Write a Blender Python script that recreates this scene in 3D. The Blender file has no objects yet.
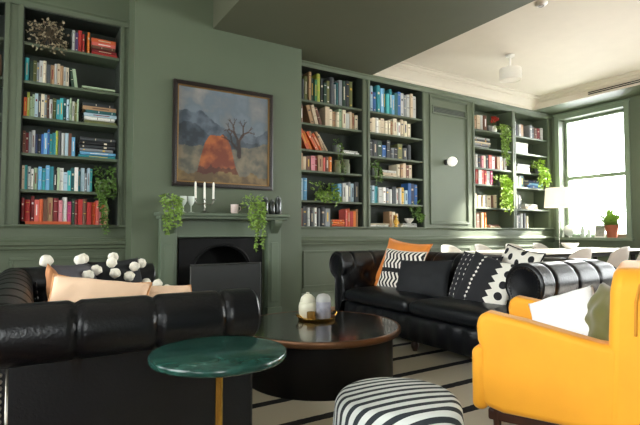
import bpy, bmesh, math, random
from mathutils import Vector, Matrix, Euler, noise
R = math.radians
PI = math.pi
rnd = random.Random(7)
SC = bpy.context.scene
COL = SC.collection

# ------------------------------------------------------------------ materials
def lin(h):
    if isinstance(h, str):
        h = h.lstrip('#')
        c = [int(h[i:i+2], 16)/255 for i in (0, 2, 4)]
    else:
        c = list(h)
    return tuple((v/12.92 if v <= .04045 else ((v+.055)/1.055)**2.4) for v in c) + (1,)

MATS = {}
def mat(name, col, rough=.6, metal=0., spec=.5, var=0., vscale=6., bump=0., bscale=60., coat=0., sheen=0., emit=0.):
    if name in MATS:
        return MATS[name]
    m = bpy.data.materials.new(name); m.use_nodes = True
    nt = m.node_tree; b = nt.nodes['Principled BSDF']
    c = lin(col)
    b.inputs['Base Color'].default_value = c
    b.inputs['Roughness'].default_value = rough
    b.inputs['Metallic'].default_value = metal
    b.inputs['Specular IOR Level'].default_value = spec
    b.inputs['Coat Weight'].default_value = coat
    b.inputs['Sheen Weight'].default_value = sheen
    tc = nt.nodes.new('ShaderNodeTexCoord')
    if var > 0:
        n = nt.nodes.new('ShaderNodeTexNoise'); n.inputs['Scale'].default_value = vscale; n.inputs['Detail'].default_value = 4
        r = nt.nodes.new('ShaderNodeMapRange'); r.inputs[3].default_value = 1-var; r.inputs[4].default_value = 1+var
        r.inputs[1].default_value = .25; r.inputs[2].default_value = .75
        h = nt.nodes.new('ShaderNodeHueSaturation'); h.inputs['Color'].default_value = c
        nt.links.new(tc.outputs['Object'], n.inputs['Vector'])
        nt.links.new(n.outputs['Fac'], r.inputs[0]); nt.links.new(r.outputs[0], h.inputs['Value'])
        nt.links.new(h.outputs[0], b.inputs['Base Color'])
    if bump > 0:
        n2 = nt.nodes.new('ShaderNodeTexNoise'); n2.inputs['Scale'].default_value = bscale; n2.inputs['Detail'].default_value = 3
        bp = nt.nodes.new('ShaderNodeBump'); bp.inputs['Strength'].default_value = bump; bp.inputs['Distance'].default_value = .01
        nt.links.new(tc.outputs['Object'], n2.inputs['Vector'])
        nt.links.new(n2.outputs['Fac'], bp.inputs['Height']); nt.links.new(bp.outputs['Normal'], b.inputs['Normal'])
    if emit:
        b.inputs['Emission Color'].default_value = c; b.inputs['Emission Strength'].default_value = emit
    MATS[name] = m
    return m

WALL = mat('sage_paint', '#57614c', .55, var=.03, vscale=3, bump=.03, bscale=120)
WHITE_CEIL = mat('ceiling_paint', '#cfc6b5', .8, var=.02)
LEATHER = mat('black_leather', '#0e0f12', .3, spec=.42, var=.25, vscale=9, bump=.18, bscale=90)
LEATHER2 = mat('black_leather_seat', '#0f1114', .33, spec=.45, var=.25, vscale=8, bump=.2, bscale=60)
NAIL = mat('nail_pewter', '#b9b4a8', .3, metal=1)
DWOOD = mat('dark_wood', '#3a2015', .4, var=.25, vscale=14)
BLACKWOOD = mat('black_wood', '#0a0909', .35, spec=.3, var=.2, vscale=10)
BRONZE = mat('bronze_edge', '#6b4a30', .4, metal=.6, var=.15)
BRASS = mat('brass', '#c79a45', .25, metal=1)
WHITECER = mat('white_ceramic', '#eeeae2', .3)
GLASSM = None

def glass_thin(name, tint='#ffffff', gloss=.12):
    m = bpy.data.materials.new(name); m.use_nodes = True
    nt = m.node_tree; nt.nodes.clear()
    o = nt.nodes.new('ShaderNodeOutputMaterial'); t = nt.nodes.new('ShaderNodeBsdfTransparent'); t.inputs[0].default_value = lin(tint)
    g = nt.nodes.new('ShaderNodeBsdfGlossy'); g.inputs['Roughness'].default_value = .03
    f = nt.nodes.new('ShaderNodeFresnel'); f.inputs[0].default_value = 1.45
    mx = nt.nodes.new('ShaderNodeMixShader')
    nt.links.new(f.outputs[0], mx.inputs[0]); nt.links.new(t.outputs[0], mx.inputs[1]); nt.links.new(g.outputs[0], mx.inputs[2])
    nt.links.new(mx.outputs[0], o.inputs[0])
    return m
PANE = glass_thin('window_glass', '#fafdff')
CLEAR = glass_thin('clear_glass', '#e4ece6')
SMOKE = glass_thin('smoked_glass', '#3c4440')

# ------------------------------------------------------------------ mesh builder
class MB:
    def __init__(s):
        s.v = []; s.f = []; s.m = []; s.attr = None
    def box(s, x0, x1, y0, y1, z0, z1, m=0):
        k = len(s.v)
        s.v += [Vector(p) for p in ((x0,y0,z0),(x1,y0,z0),(x1,y1,z0),(x0,y1,z0),(x0,y0,z1),(x1,y0,z1),(x1,y1,z1),(x0,y1,z1))]
        for q in ((3,2,1,0),(4,5,6,7),(0,1,5,4),(1,2,6,5),(2,3,7,6),(3,0,4,7)):
            s.f.append(tuple(k+i for i in q)); s.m.append(m)
        return s
    def grid(s, fn, nu, nv, cu=False, cv=False, m=0):
        k = len(s.v); U = nu if cu else nu+1; V = nv if cv else nv+1
        for i in range(U):
            for j in range(V):
                s.v.append(Vector(fn(i/nu, j/nv)))
        for i in range(nu):
            for j in range(nv):
                a, b = i % U, (i+1) % U; c, d = j % V, (j+1) % V
                s.f.append((k+a*V+c, k+b*V+c, k+b*V+d, k+a*V+d)); s.m.append(m)
        return s
    def lathe(s, prof, n=24, c=(0,0,0), m=0, caps=True):
        k = len(s.v); P = len(prof)
        for i in range(n):
            a = 2*PI*i/n
            for r, z in prof:
                s.v.append(Vector((c[0]+r*math.cos(a), c[1]+r*math.sin(a), c[2]+z)))
        for i in range(n):
            a, b = i, (i+1) % n
            for j in range(P-1):
                s.f.append((k+a*P+j, k+b*P+j, k+b*P+j+1, k+a*P+j+1)); s.m.append(m)
        if caps:
            if prof[0][0] > 1e-5: s.f.append(tuple(k+i*P for i in range(n-1, -1, -1))); s.m.append(m)
            if prof[-1][0] > 1e-5: s.f.append(tuple(k+i*P+P-1 for i in range(n))); s.m.append(m)
        return s
    def tube(s, pts, r, n=8, m=0, caps=True):
        pts = [Vector(p) for p in pts]; k = len(s.v); N = len(pts)
        rr = r if isinstance(r, (list, tuple)) else [r]*N
        up = Vector((0,0,1)); prev = None
        for i, p in enumerate(pts):
            t = (pts[min(i+1, N-1)]-pts[max(i-1, 0)]).normalized()
            if prev is None:
                a = t.cross(up)
                if a.length < .05: a = t.cross(Vector((1,0,0)))
            else:
                a = prev - t*prev.dot(t)
            a.normalize(); prev = a; b = t.cross(a)
            for j in range(n):
                q = 2*PI*j/n
                s.v.append(p+(a*math.cos(q)+b*math.sin(q))*rr[i])
        for i in range(N-1):
            for j in range(n):
                s.f.append((k+i*n+j, k+i*n+(j+1) % n, k+(i+1)*n+(j+1) % n, k+(i+1)*n+j)); s.m.append(m)
        if caps:
            s.f.append(tuple(k+j for j in range(n-1, -1, -1))); s.m.append(m)
            s.f.append(tuple(k+(N-1)*n+j for j in range(n))); s.m.append(m)
        return s
    def ball(s, c, r, n=12, sq=(1,1,1), m=0, jit=0.):
        h = max(4, n//2); prof = []
        k = len(s.v)
        prof = [(r*math.sin(PI*j/h), -r*math.cos(PI*j/h)) for j in range(h+1)]
        s.lathe([(max(a, 1e-6 if j in (0, h) else a), z) for j, (a, z) in enumerate(prof)], n, (0,0,0), m, caps=False)
        for i in range(k, len(s.v)):
            v = s.v[i]; d = 1+jit*(noise.noise(v*60+Vector(c)*13))
            s.v[i] = Vector((c[0]+v.x*sq[0]*d, c[1]+v.y*sq[1]*d, c[2]+v.z*sq[2]*d))
        return s
    def poly(s, pts, m=0):
        k = len(s.v); s.v += [Vector(p) for p in pts]; s.f.append(tuple(range(k, k+len(pts)))); s.m.append(m); return s
    def leaf(s, p, d, ln, w, nrm=None, m=0):
        p = Vector(p); d = Vector(d).normalized()
        nrm = nrm or Vector((rnd.uniform(-1,1), rnd.uniform(-1,1), rnd.uniform(-.2,1)))
        a = d.cross(nrm)
        if a.length < .01: a = d.cross(Vector((1,.3,.2)))
        a.normalize(); up = a.cross(d)
        k = len(s.v)
        s.v += [p, p+d*ln*.4+a*w*.5+up*w*.12, p+d*ln*.45, p+d*ln*.4-a*w*.5+up*w*.12, p+d*ln-up*w*.2]
        for q in ((0,1,2),(0,2,3),(1,4,2),(2,4,3)):
            s.f.append(tuple(k+i for i in q)); s.m.append(m)
    def xf(s, M, start=0):
        for i in range(start, len(s.v)): s.v[i] = M @ s.v[i]
        return s
    def build(s, name, mats, parent=None, bevel=0., seg=2, smooth=40, sub=0, loc=None, rot=None):
        me = bpy.data.meshes.new(name)
        me.from_pydata([tuple(v) for v in s.v], [], s.f)
        if not isinstance(mats, (list, tuple)): mats = [mats]
        for m in mats: me.materials.append(m)
        if len(mats) > 1: me.polygons.foreach_set('material_index', s.m)
        bm = bmesh.new(); bm.from_mesh(me); bmesh.ops.recalc_face_normals(bm, faces=bm.faces); bm.to_mesh(me); bm.free()
        if smooth:
            me.polygons.foreach_set('use_smooth', [True]*len(me.polygons))
            if smooth < 180: me.set_sharp_from_angle(angle=R(smooth))
        me.update()
        o = bpy.data.objects.new(name, me); COL.objects.link(o)
        if parent: o.parent = parent
        if loc: o.location = loc
        if rot: o.rotation_euler = rot
        if bevel:
            md = o.modifiers.new('bevel', 'BEVEL'); md.width = bevel; md.segments = seg; md.limit_method = 'ANGLE'; md.angle_limit = R(35)
        if sub:
            md = o.modifiers.new('sub', 'SUBSURF'); md.levels = sub; md.render_levels = sub
        return o

def tag(o, label, cat, group=None, kind=None):
    o['label'] = label; o['category'] = cat
    if group: o['group'] = group
    if kind: o['kind'] = kind
    return o
def thing(name, label, cat, loc=(0,0,0), rz=0., group=None, rot=None):
    o = bpy.data.objects.new(name, None); COL.objects.link(o); o.empty_display_size = .1
    o.location = loc; o.rotation_euler = rot if rot else (0,0,rz)
    return tag(o, label, cat, group)
def struct(name, mb, m, label=None, **k):
    o = mb.build(name, m, **k); o['kind'] = 'structure'
    if label: o['label'] = label
    return o
def spart(o):
    return o
def copy_thing(o, loc, rot, label, group=None):
    c = o.copy(); COL.objects.link(c); c.location = loc; c.rotation_euler = rot; c['label'] = label
    if group: c['group'] = group
    for ch in list(o.children):
        d = ch.copy(); COL.objects.link(d); d.parent = c
        for g in list(ch.children):
            e = g.copy(); COL.objects.link(e); e.parent = d
    return c

# ------------------------------------------------------------------ room shell
WY, BY = 5.35, 5.68          # face of the bookcase wall, back of the recesses
RX, LX, SY = 8.6, -2.0, -3.2
CEIL = 3.45

# floor: dark oak boards
fm = bpy.data.materials.new('oak_boards'); fm.use_nodes = True
nt = fm.node_tree; b = nt.nodes['Principled BSDF']; tc = nt.nodes.new('ShaderNodeTexCoord')
br = nt.nodes.new('ShaderNodeTexBrick'); br.inputs['Scale'].default_value = 1; br.inputs['Brick Width'].default_value = 1.4; br.inputs['Row Height'].default_value = .14
br.inputs['Mortar Size'].default_value = .003
br.inputs['Color1'].default_value = lin('#6b4a33'); br.inputs['Color2'].default_value = lin('#553824'); br.inputs['Mortar'].default_value = lin('#20140d')
nt.links.new(tc.outputs['Object'], br.inputs['Vector']); nt.links.new(br.outputs['Color'], b.inputs['Base Color']); b.inputs['Roughness'].default_value = .45
struct('floor', MB().box(LX-.3, RX+.3, SY-.3, BY+.3, -.1, 0), fm, 'dark oak plank floor', smooth=0)

# main wall: low dado block, piers between the bookcases, header, solid back, chimney breast
FBX0, FBX1, FBZ = 1.33, 2.29, .945          # firebox opening
w = MB()
w.box(LX, RX, BY, BY+.2, 0, 4.0)
def pier(x0, x1, z0=1.07, z1=3.21): w.box(x0, x1, WY, BY, z0, z1)
w.box(LX, .87, WY, BY, 0, 1.05); w.box(2.82, RX, WY, BY, 0, 1.05)
w.box(LX, .87, WY, BY, 3.22, 4.0); w.box(2.82, RX, WY, BY, 3.24, 4.0)
for x0, x1 in ((LX, -1.02), (-.23, -.105), (.80, .87), (2.82, 2.98), (4.03, 4.135), (5.2, 6.36), (7.39, 7.455), (8.47, RX)):
    pier(x0, x1, 1.05, 3.24 if x0 > 2 else 3.22)
struct('wall_main', w, WALL, 'sage green panelled wall of bookcases', smooth=0)
c = MB()
c.box(.87, FBX0, 5.0, BY, 0, 4.0); c.box(FBX1, 2.82, 5.0, BY, 0, 4.0); c.box(FBX0, FBX1, 5.0, BY, FBZ, 4.0); c.box(FBX0, FBX1, 5.4, BY, 0, FBZ)
struct('wall_chimney_breast', c, WALL, 'sage green chimney breast', smooth=0)

# mouldings on the main wall
def moulding(name, x0, x1, y, prof):
    """prof: list of (out, z) pairs, out from the wall face towards the room"""
    m = MB(); k = len(prof)
    for x in (x0, x1):
        for o_, z in prof: m.v.append(Vector((x, y-o_, z)))
    for i in range(k-1): m.f.append((i, i+1, k+i+1, k+i)); m.m.append(0)
    m.f.append(tuple(range(k))); m.m.append(0); m.f.append(tuple(range(2*k-1, k-1, -1))); m.m.append(0)
    return m
rail = [(0,.80),(.012,.80),(.016,.825),(.03,.835),(.034,.862),(.05,.875),(.052,.9),(.036,.905),(.028,.918),(.014,.925),(.014,.94),(0,.945)]
ledge = [(0,1.035),(.012,1.035),(.018,1.05),(.028,1.055),(.028,1.07),(0,1.075)]
base = [(0,0),(.025,0),(.025,.16),(.018,.185),(.01,.2),(0,.205)]
for i, (x0, x1) in enumerate(((LX, .868), (2.822, RX))):
    struct('trim_%d' % (i+1), moulding('t', x0, x1, WY, rail), WALL, 'moulded dado rail under the bookcases', smooth=30)
    struct('trim_%d' % (i+3), moulding('t', x0, x1, WY, ledge), WALL, 'thin moulded ledge below the bookcases', smooth=30)
    struct('baseboard_main_%d' % (i+1), moulding('t', x0, x1, WY, base), WALL, 'painted skirting board', smooth=30)
# wainscot panels under the rail: raised frames
n = 5
def panel_frame(m, x0, x1, z0, z1, y, wd=.03, d=.014):
    m.box(x0, x1, y-d, y, z1-wd, z1); m.box(x0, x1, y-d, y, z0, z0+wd)
    m.box(x0, x0+wd, y-d, y, z0+wd, z1-wd); m.box(x1-wd, x1, y-d, y, z0+wd, z1-wd)
for a, bb in ((-1.05,-.3),(-.16,.78),(3.04,3.98),(4.12,5.16),(5.32,6.24),(6.38,7.36),(7.48,8.42)):
    m = MB(); panel_frame(m, a, bb, .27, .755, WY)
    struct('trim_%d' % n, m, WALL, 'raised moulding frame of a wainscot panel', bevel=.005, smooth=0); n += 1
m = MB(); panel_frame(m, 5.33, 6.22, 1.12, 3.17, WY, .035, .02); panel_frame(m, 5.37, 6.18, 1.16, 3.13, WY, .012, .012)
struct('trim_%d' % n, m, WALL, 'tall moulded panel between the bookcases', bevel=.005, smooth=0); n += 1
# header fillet over the bookcases
head = [(0,3.16),(.02,3.16),(.026,3.2),(.045,3.215),(.045,3.235),(0,3.24)]
struct('trim_%d' % n, moulding('t', 2.96, RX, WY, [(o_, z+.035) for o_, z in head]), WALL, 'moulding over the bookcases', smooth=30); n += 1
struct('trim_%d' % n, moulding('t', LX, .868, WY, [(o_, z+.045) for o_, z in head]), WALL, 'moulding over the left bookcases', smooth=30); n += 1

# ceilings
struct('ceiling', MB().box(4.16, RX+.2, SY, BY, CEIL, CEIL+.1), WHITE_CEIL, 'off white ceiling beyond the beam', smooth=0)
struct('ceiling_left', MB().box(LX-.2, 1.69, SY, BY, 3.85, 3.95), WHITE_CEIL, 'higher ceiling over the fireplace end', smooth=0)
SOFFIT = mat('soffit_paint', '#50523f', .6, var=.03)
struct('ceiling_soffit', MB().box(1.69, 4.16, SY, WY, 3.26, 4.0), SOFFIT, 'lowered sage green bulkhead across the ceiling', bevel=.006, smooth=0)
# plaster cornice round the white ceiling
BKX = 7.95
struct('ceiling_bulkhead', MB().box(BKX+.012, RX, SY, WY, 3.275, CEIL), WALL, 'green boxed bulkhead over the window wall', smooth=0)
struct('trim_%d' % n, MB().box(BKX, BKX+.012, SY, WY, 3.27, CEIL), WHITE_CEIL, 'off white fascia of the bulkhead', smooth=0); n += 1
cor = [(0,3.27),(.035,3.27),(.05,3.295),(.05,3.31),(.075,3.325),(.1,3.35),(.14,3.375),(.2,3.395),(.2,3.41),(.25,3.42),(.26,3.432),(.3,3.436),(.3,CEIL),(0,CEIL)]
struct('trim_%d' % n, moulding('t', 4.16, BKX, WY, cor), WHITE_CEIL, 'off white plaster cornice along the bookcase wall', smooth=30); n += 1
cor = [(0,3.375),(.03,3.38),(.05,3.4),(.11,3.412),(.12,3.43),(.15,3.436),(.15,CEIL),(0,CEIL)]
m = MB(); k = len(cor)
for y in (SY, WY-.02):
    for o_, z in cor: m.v.append(Vector((BKX-o_, y, z)))
for i in range(k-1): m.f.append((i, k+i, k+i+1, i+1)); m.m.append(0)
m.f.append(tuple(range(k))); m.m.append(0); m.f.append(tuple(range(2*k-1, k-1, -1))); m.m.append(0)
struct('trim_%d' % n, m, WHITE_CEIL, 'off white plaster cornice over the window wall', smooth=30); n += 1

# outer walls with window openings
def wall_with_holes(axis, pos, thick, a0, a1, holes, z1=4.0):
    m = MB()
    def bx(u0, u1, za, zb):
        if u1-u0 < 1e-4 or zb-za < 1e-4: return
        if axis == 'x': m.box(min(pos, pos+thick), max(pos, pos+thick), u0, u1, za, zb)
        else: m.box(u0, u1, min(pos, pos+thick), max(pos, pos+thick), za, zb)
    cur = a0
    for h0, h1, za, zb in holes:
        bx(cur, h0, 0, z1); bx(h0, h1, 0, za); bx(h0, h1, zb, z1); cur = h1
    bx(cur, a1, 0, z1)
    return m
WZ0, WZ1 = .90, 3.14
RW = [(-2.2,-.9,WZ0,WZ1),(-.1,1.2,WZ0,WZ1),(2.0,3.2,WZ0,WZ1),(4.04,5.19,WZ0,WZ1)]
struct('wall_right', wall_with_holes('x', RX, .25, SY, BY, RW), WALL, 'sage green window wall', smooth=0)
LW = [(-1.9,-.3,.6,3.3),(.5,2.1,.6,3.3),(2.7,4.5,.6,3.3)]
struct('wall_left', wall_with_holes('x', LX, -.25, SY, BY, LW), WALL, 'sage green left wall', smooth=0)
BW = [(-1.6,-.5,.6,3.3),(5.4,6.8,.9,3.2)]  # unseen windows; the left one is added to brighten the bookcase alcove
struct('wall_back', wall_with_holes('y', SY, -.25, LX-.25, RX+.25, BW), WALL, 'sage green wall behind the viewpoint', smooth=0)

WPAINT = mat('window_paint', '#788771', .45)
def make_window(idx, axis, pos, thick, a0, a1, z0, z1, label):
    s = 1 if thick > 0 else -1
    def bx(m, u0, u1, d0, d1, za, zb):
        p0, p1 = sorted((pos+s*d0, pos+s*d1))
        if axis == 'x': m.box(p0, p1, u0, u1, za, zb)
        else: m.box(u0, u1, p0, p1, za, zb)
    e = bpy.data.objects.new('window_%d' % idx, None); COL.objects.link(e); e['kind'] = 'structure'; e['label'] = label
    m = MB()                                    # casing round the opening on the room side
    cw = .085
    bx(m, a0-cw, a0, -.03, 0, z0-.02, z1+cw); bx(m, a1, a1+cw, -.03, 0, z0-.02, z1+cw); bx(m, a0, a1, -.03, 0, z1, z1+cw)
    bx(m, a0-cw-.02, a1+cw+.02, -.045, -.0, z1+cw, z1+cw+.03)
    m.build('casing', WPAINT, e, bevel=.005, smooth=0)
    m = MB(); bx(m, a0-cw-.02, a1+cw+.02, -.06, .0, z0-.05, z0); bx(m, a0, a1, 0, .22, z0-.05, z0)
    m.build('sill', WPAINT, e, bevel=.006, smooth=0)
    zm = z0+(z1-z0)*.5
    m = MB(); fw = .045
    bx(m, a0, a0+fw, .17, .23, z0, z1); bx(m, a1-fw, a1, .17, .23, z0, z1)
    bx(m, a0+fw, a1-fw, .17, .23, z1-fw, z1); bx(m, a0+fw, a1-fw, .17, .23, z0, z0+.07); bx(m, a0+fw, a1-fw, .17, .22, zm-.035, zm+.035)
    m.build('sash_frame', WPAINT, e, bevel=.004, smooth=0)
    m = MB(); bx(m, a0+fw, a1-fw, .197, .201, z0+.07, z1-fw)
    m.build('glass_pane', PANE, e, smooth=0)
    # daylight portal in the opening: guides sampling of the sky, emits nothing itself
    L = bpy.data.lights.new('portal', 'AREA'); L.shape = 'RECTANGLE'; L.size = a1-a0; L.size_y = z1-z0
    L.cycles.is_portal = True
    o = bpy.data.objects.new('portal', L); COL.objects.link(o)
    mid = (a0+a1)/2; zc = (z0+z1)/2
    if axis == 'x':
        o.location = (pos+s*.24, mid, zc); dirv = Vector((-s, 0, 0))
    else:
        o.location = (mid, pos+s*.24, zc); dirv = Vector((0, -s, 0))
    o.rotation_euler = dirv.to_track_quat('-Z', 'Z' if axis == 'x' else 'Z').to_euler()
wi = 1
for h in reversed(RW):
    make_window(wi, 'x', RX, .25, *h, label='tall sash window in the right wall'); wi += 1
for h in LW: make_window(wi, 'x', LX, -.25, *h, label='tall sash window in the left wall'); wi += 1
for h in BW: make_window(wi, 'y', SY, -.25, *h, label='unseen sash window in the back wall, added for daylight'); wi += 1

# ------------------------------------------------------------------ bookcases
SHELF_M = [2.76, 2.45, 2.10, 1.82, 1.42, 1.075]
SHELF_L = [2.86, 2.48, 2.13, 1.77, 1.415, 1.075]
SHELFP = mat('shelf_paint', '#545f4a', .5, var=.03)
INNER_SHADE = mat('inner_shade', '#2b3229', .6, var=.04)  # recess shade put into the colour; cases by the window keep the shelf colour
def bookcase(label, x0, x1, z0, z1, shelves, inner):
    t = thing('bookcase', label, 'bookcase', ((x0+x1)/2, WY+.16, z0))
    cx, cy, cz = (x0+x1)/2, WY+.16, z0
    def P(name, boxes, bev=.003, m=SHELFP):
        mb = MB()
        for q in boxes: mb.box(q[0]-cx, q[1]-cx, q[2]-cy, q[3]-cy, q[4]-cz, q[5]-cz)
        return mb.build(name, m, t, bevel=bev, smooth=0)
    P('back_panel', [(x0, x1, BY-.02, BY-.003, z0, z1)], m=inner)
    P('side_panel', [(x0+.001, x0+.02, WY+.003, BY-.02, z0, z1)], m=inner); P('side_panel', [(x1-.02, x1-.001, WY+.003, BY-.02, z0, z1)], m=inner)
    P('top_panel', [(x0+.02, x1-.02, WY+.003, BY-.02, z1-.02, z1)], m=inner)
    for z in shelves[:-1]: P('shelf', [(x0+.02, x1-.02, WY+.004, BY-.02, z-.028, z)])
    P('bottom_board', [(x0+.02, x1-.02, WY+.003, BY-.02, z0, shelves[-1])])
    f = .03; d = .016
    P('face_frame', [(x0-.03, x0+.012, WY-d, WY+.003, z0-.0, z1+.03), (x1-.012, x1+.03, WY-d, WY+.003, z0, z1+.03), (x0+.012, x1-.012, WY-d, WY+.003, z1-.012, z1+.03)], .006, WALL)
    return t
CASES = {
 'F': ('narrow bookcase at the far left edge of the room', -1.02, -.23, SHELF_L, 3.21, 'far left bookcase'),
 'L': ('bookcase in the alcove left of the chimney breast', -.105, .80, SHELF_L, 3.21, 'left alcove bookcase'),
 'M1': ('bookcase immediately right of the chimney breast', 2.98, 4.03, SHELF_M, 3.235, 'bookcase beside chimney breast'),
 'M2': ('bookcase immediately left of the panel with the wall light', 4.135, 5.20, SHELF_M, 3.235, 'bookcase left of wall light'),
 'R1': ('bookcase immediately right of the panel with the wall light', 6.36, 7.39, SHELF_M, 3.20, 'bookcase right of wall light'),
 'R2': ('bookcase in the corner beside the window', 7.455, 8.47, SHELF_M, 3.20, 'bookcase beside the window'),
}
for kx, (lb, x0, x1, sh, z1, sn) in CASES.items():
    bookcase(lb, x0, x1, 1.05, z1, sh, SHELFP if kx[0] == 'R' else INNER_SHADE)

ORD = 'zeroth first second third fourth fifth sixth seventh eighth ninth tenth eleventh twelfth thirteenth fourteenth fifteenth sixteenth seventeenth eighteenth nineteenth twentieth twenty-first twenty-second twenty-third twenty-fourth twenty-fifth'.split()
COLS = {
 'red':'#b02a26','dark red':'#7d1f22','orange':'#cf5a2a','bright orange':'#e07a2c','coral':'#d9655a','pink':'#d98a92','magenta':'#b23a6a','brown':'#6a4331','tan':'#a98560',
 'beige':'#c9b698','cream':'#ded2b6','white':'#e6e4dc','pale grey':'#b9bab4','grey':'#84888a','dark grey':'#45494b','black':'#1d1e20','navy':'#22304f','blue':'#2c5f9e',
 'light blue':'#6aa5cb','teal':'#2f8d97','turquoise':'#43aeb0','dark teal':'#1d5a5c','pale green':'#a3b795','green':'#3f7a4c','dark green':'#26402f','olive':'#6d7040','lime':'#a9b544','yellow':'#d9b03e','purple':'#5b4470','pale blue':'#a9c1cc','charcoal':'#2f3336'}
PAGES = mat('paper_pages', '#d8cfb8', .8)
for cn, h in COLS.items(): mat('cover_'+cn.replace(' ', '_'), h, .55, var=.08, vscale=12)
def book_proto(kind, title):
    """unit book: spine faces -y, x 0..1 thickness, y 0..1 depth, z 0..1 height"""
    m = MB()
    ct = .09
    m.box(0, ct, .06, 1, 0, 1, 0); m.box(1-ct, 1, .06, 1, 0, 1, 0)
    if kind == 0:       # rounded hardback spine with raised bands
        m.grid(lambda u, v: (.5-.5*math.cos(PI*u), .06-.07*math.sin(PI*u)*(1.12 if any(abs(v-q) < .02 for q in (.15,.3,.7,.85)) else 1), v), 6, 30, m=0)
    else:               # flat paperback spine
        m.box(ct, 1-ct, 0, .07, 0, 1, 0); m.box(0, ct, .0, .06, 0, 1, 0); m.box(1-ct, 1, .0, .06, 0, 1, 0)
    m.box(ct, 1-ct, .07, .96, .025, .975, 1)
    y0 = -.018 if kind == 0 else -.006
    if title == 1: m.box(.38, .62, y0, .02, .28, .78, 2)
    elif title == 2: m.box(.25, .75, y0, .02, .68, .76, 2); m.box(.3, .7, y0, .02, .1, .14, 2)
    elif title == 3: m.box(.2, .8, y0, .02, .42, .44, 2); m.box(.2, .8, y0, .02, .86, .88, 2)
    me_o = m.build('book', [MATS['cover_red'], PAGES, MATS['cover_cream']], smooth=30)
    me = me_o.data; bpy.data.objects.remove(me_o); return me
BOOK = [book_proto(k_, t_) for k_ in (0, 1) for t_ in (0, 1, 2, 3)]
def add_book(col, loc, size, rot, label, group, kind=None):
    o = bpy.data.objects.new('book', BOOK[rnd.randrange(8)]); COL.objects.link(o)
    o.location = (loc[0], loc[1], loc[2]+.0008); o.scale = size; o.rotation_euler = rot
    o.material_slots[0].link = 'OBJECT'; o.material_slots[0].material = MATS['cover_'+col.replace(' ', '_')]
    light = col in ('cream','white','beige','pale grey','pale green','pale blue','yellow','pink','tan')
    o.material_slots[2].link = 'OBJECT'; o.material_slots[2].material = MATS['cover_'+rnd.choice(('charcoal','dark_red','navy','brown') if light else ('cream','white','beige','yellow'))]
    return tag(o, label, 'book', group)
ROWCOUNT = {}
NROW = ['top','second','third','fourth','fifth','bottom']
def row_name(ck, r): return '%s shelf, %s' % (NROW[r], CASES[ck][5])
def upright(ck, r, xa, xb, cols, hmin, hmax, lean=0., z=None, fy=None, dense=True):
    sh = CASES[ck][3]; z = sh[r] if z is None else z
    n_ = len(cols); ws = [rnd.uniform(.7, 1.3) for _ in cols]; tot = sum(ws); x = xa
    for cname, wq in zip(cols, ws):
        wd = (xb-xa)*wq/tot; ROWCOUNT[(ck, r)] = ROWCOUNT.get((ck, r), 0)+1; k_ = ROWCOUNT[(ck, r)]
        h = rnd.uniform(hmin, hmax); d = rnd.uniform(.15, .2)
        y = (fy if fy else WY+.045)+rnd.uniform(0, .025)
        th = wd*.95
        lab = '%s book standing %s from left, %s' % (cname, ORD[k_], row_name(ck, r))
        if lean:
            a = lean*rnd.uniform(.8, 1.15)
            off = h*math.sin(a) if a < 0 else 0
            # lifted so that its low corner touches the shelf
            zz = z + (0 if a < 0 else th*math.sin(a)*1.0)
            add_book(cname, (x - (off if a < 0 else 0), y, zz if a > 0 else z), (th, d, h), (0, a, 0), lab.replace('standing', 'leaning'), 'books on '+row_name(ck, r))
        else:
            add_book(cname, (x, y, z), (th, d, h), (0, 0, 0), lab, 'books on '+row_name(ck, r))
        x += wd
POSN = {1:['topmost'], 2:['topmost','lowest'], 3:['topmost','middle','lowest'], 4:['topmost','second from top','third from top','lowest'],
        5:['topmost','second from top','third from top','fourth from top','lowest'], 6:['topmost','second from top','third from top','fourth from top','fifth from top','lowest']}
STK = {}
def flat(ck, r, xa, xb, cols, tmin=.02, tmax=.04, z=None, where=' '):
    """stack of books lying flat, listed from the bottom up"""
    z = CASES[ck][3][r] if z is None else z
    n_ = len(cols)
    for i, cname in enumerate(cols):
        th = rnd.uniform(tmin, tmax); ln = (xb-xa)*rnd.uniform(.86, 1.0); d = rnd.uniform(.16, .21)
        x = xa+((xb-xa)-ln)*rnd.random()
        pos = POSN[n_][n_-1-i]
        lab = '%s book flat, %s in%sstack, %s' % (cname, pos, where, row_name(ck, r))
        if n_ == 1: lab = '%s book lying flat under the others, %s' % (cname, row_name(ck, r))
        # lying: thickness -> z, height -> x; spine to the front
        add_book(cname, (x, WY+.04+rnd.uniform(0, .03), z+th), (th*.93, d, ln), (0, PI/2, 0), lab, 'books on '+row_name(ck, r))
        z += th
    return z
def C(s): return [q.strip() for q in s.split(',')]
# left alcove
upright('L', 0, .33, .45, C('pale grey,purple,red,red'), .2, .24); upright('L', 0, .475, .50, C('bright orange'), .23, .24, lean=-.0)
flat('L', 0, .51, .77, C('red,dark red,brown,coral,orange'), .03, .042)
upright('L', 1, -.075, -.035, C('turquoise'), .235, .24)
upright('L', 1, -.03, .31, C('dark green,olive,grey,pale grey,cream,dark grey,tan,pale grey,beige,tan,pale grey,cream'), .2, .235)
upright('L', 1, .31, .37, C('dark green,pale green'), .2, .23, lean=-.14)
flat('L', 1, .42, .76, C('cream,pale green'), .016, .022)
upright('L', 2, -.075, .41, C('orange,lime,pale green,pale green,pale blue,dark grey,cream,grey,brown,pale grey,olive,teal,turquoise,dark teal,pale blue,pale green,white,olive,pale green'), .19, .26)
flat('L', 2, .44, .77, C('olive,white,pale blue,dark teal,tan,charcoal'), .032, .042)
upright('L', 3, -.075, .38, C('brown,dark red,grey,pale grey,navy,dark grey,blue,light blue,blue,turquoise,teal,lime,dark grey,pale grey,pale blue,brown,light blue'), .2, .255)
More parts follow.
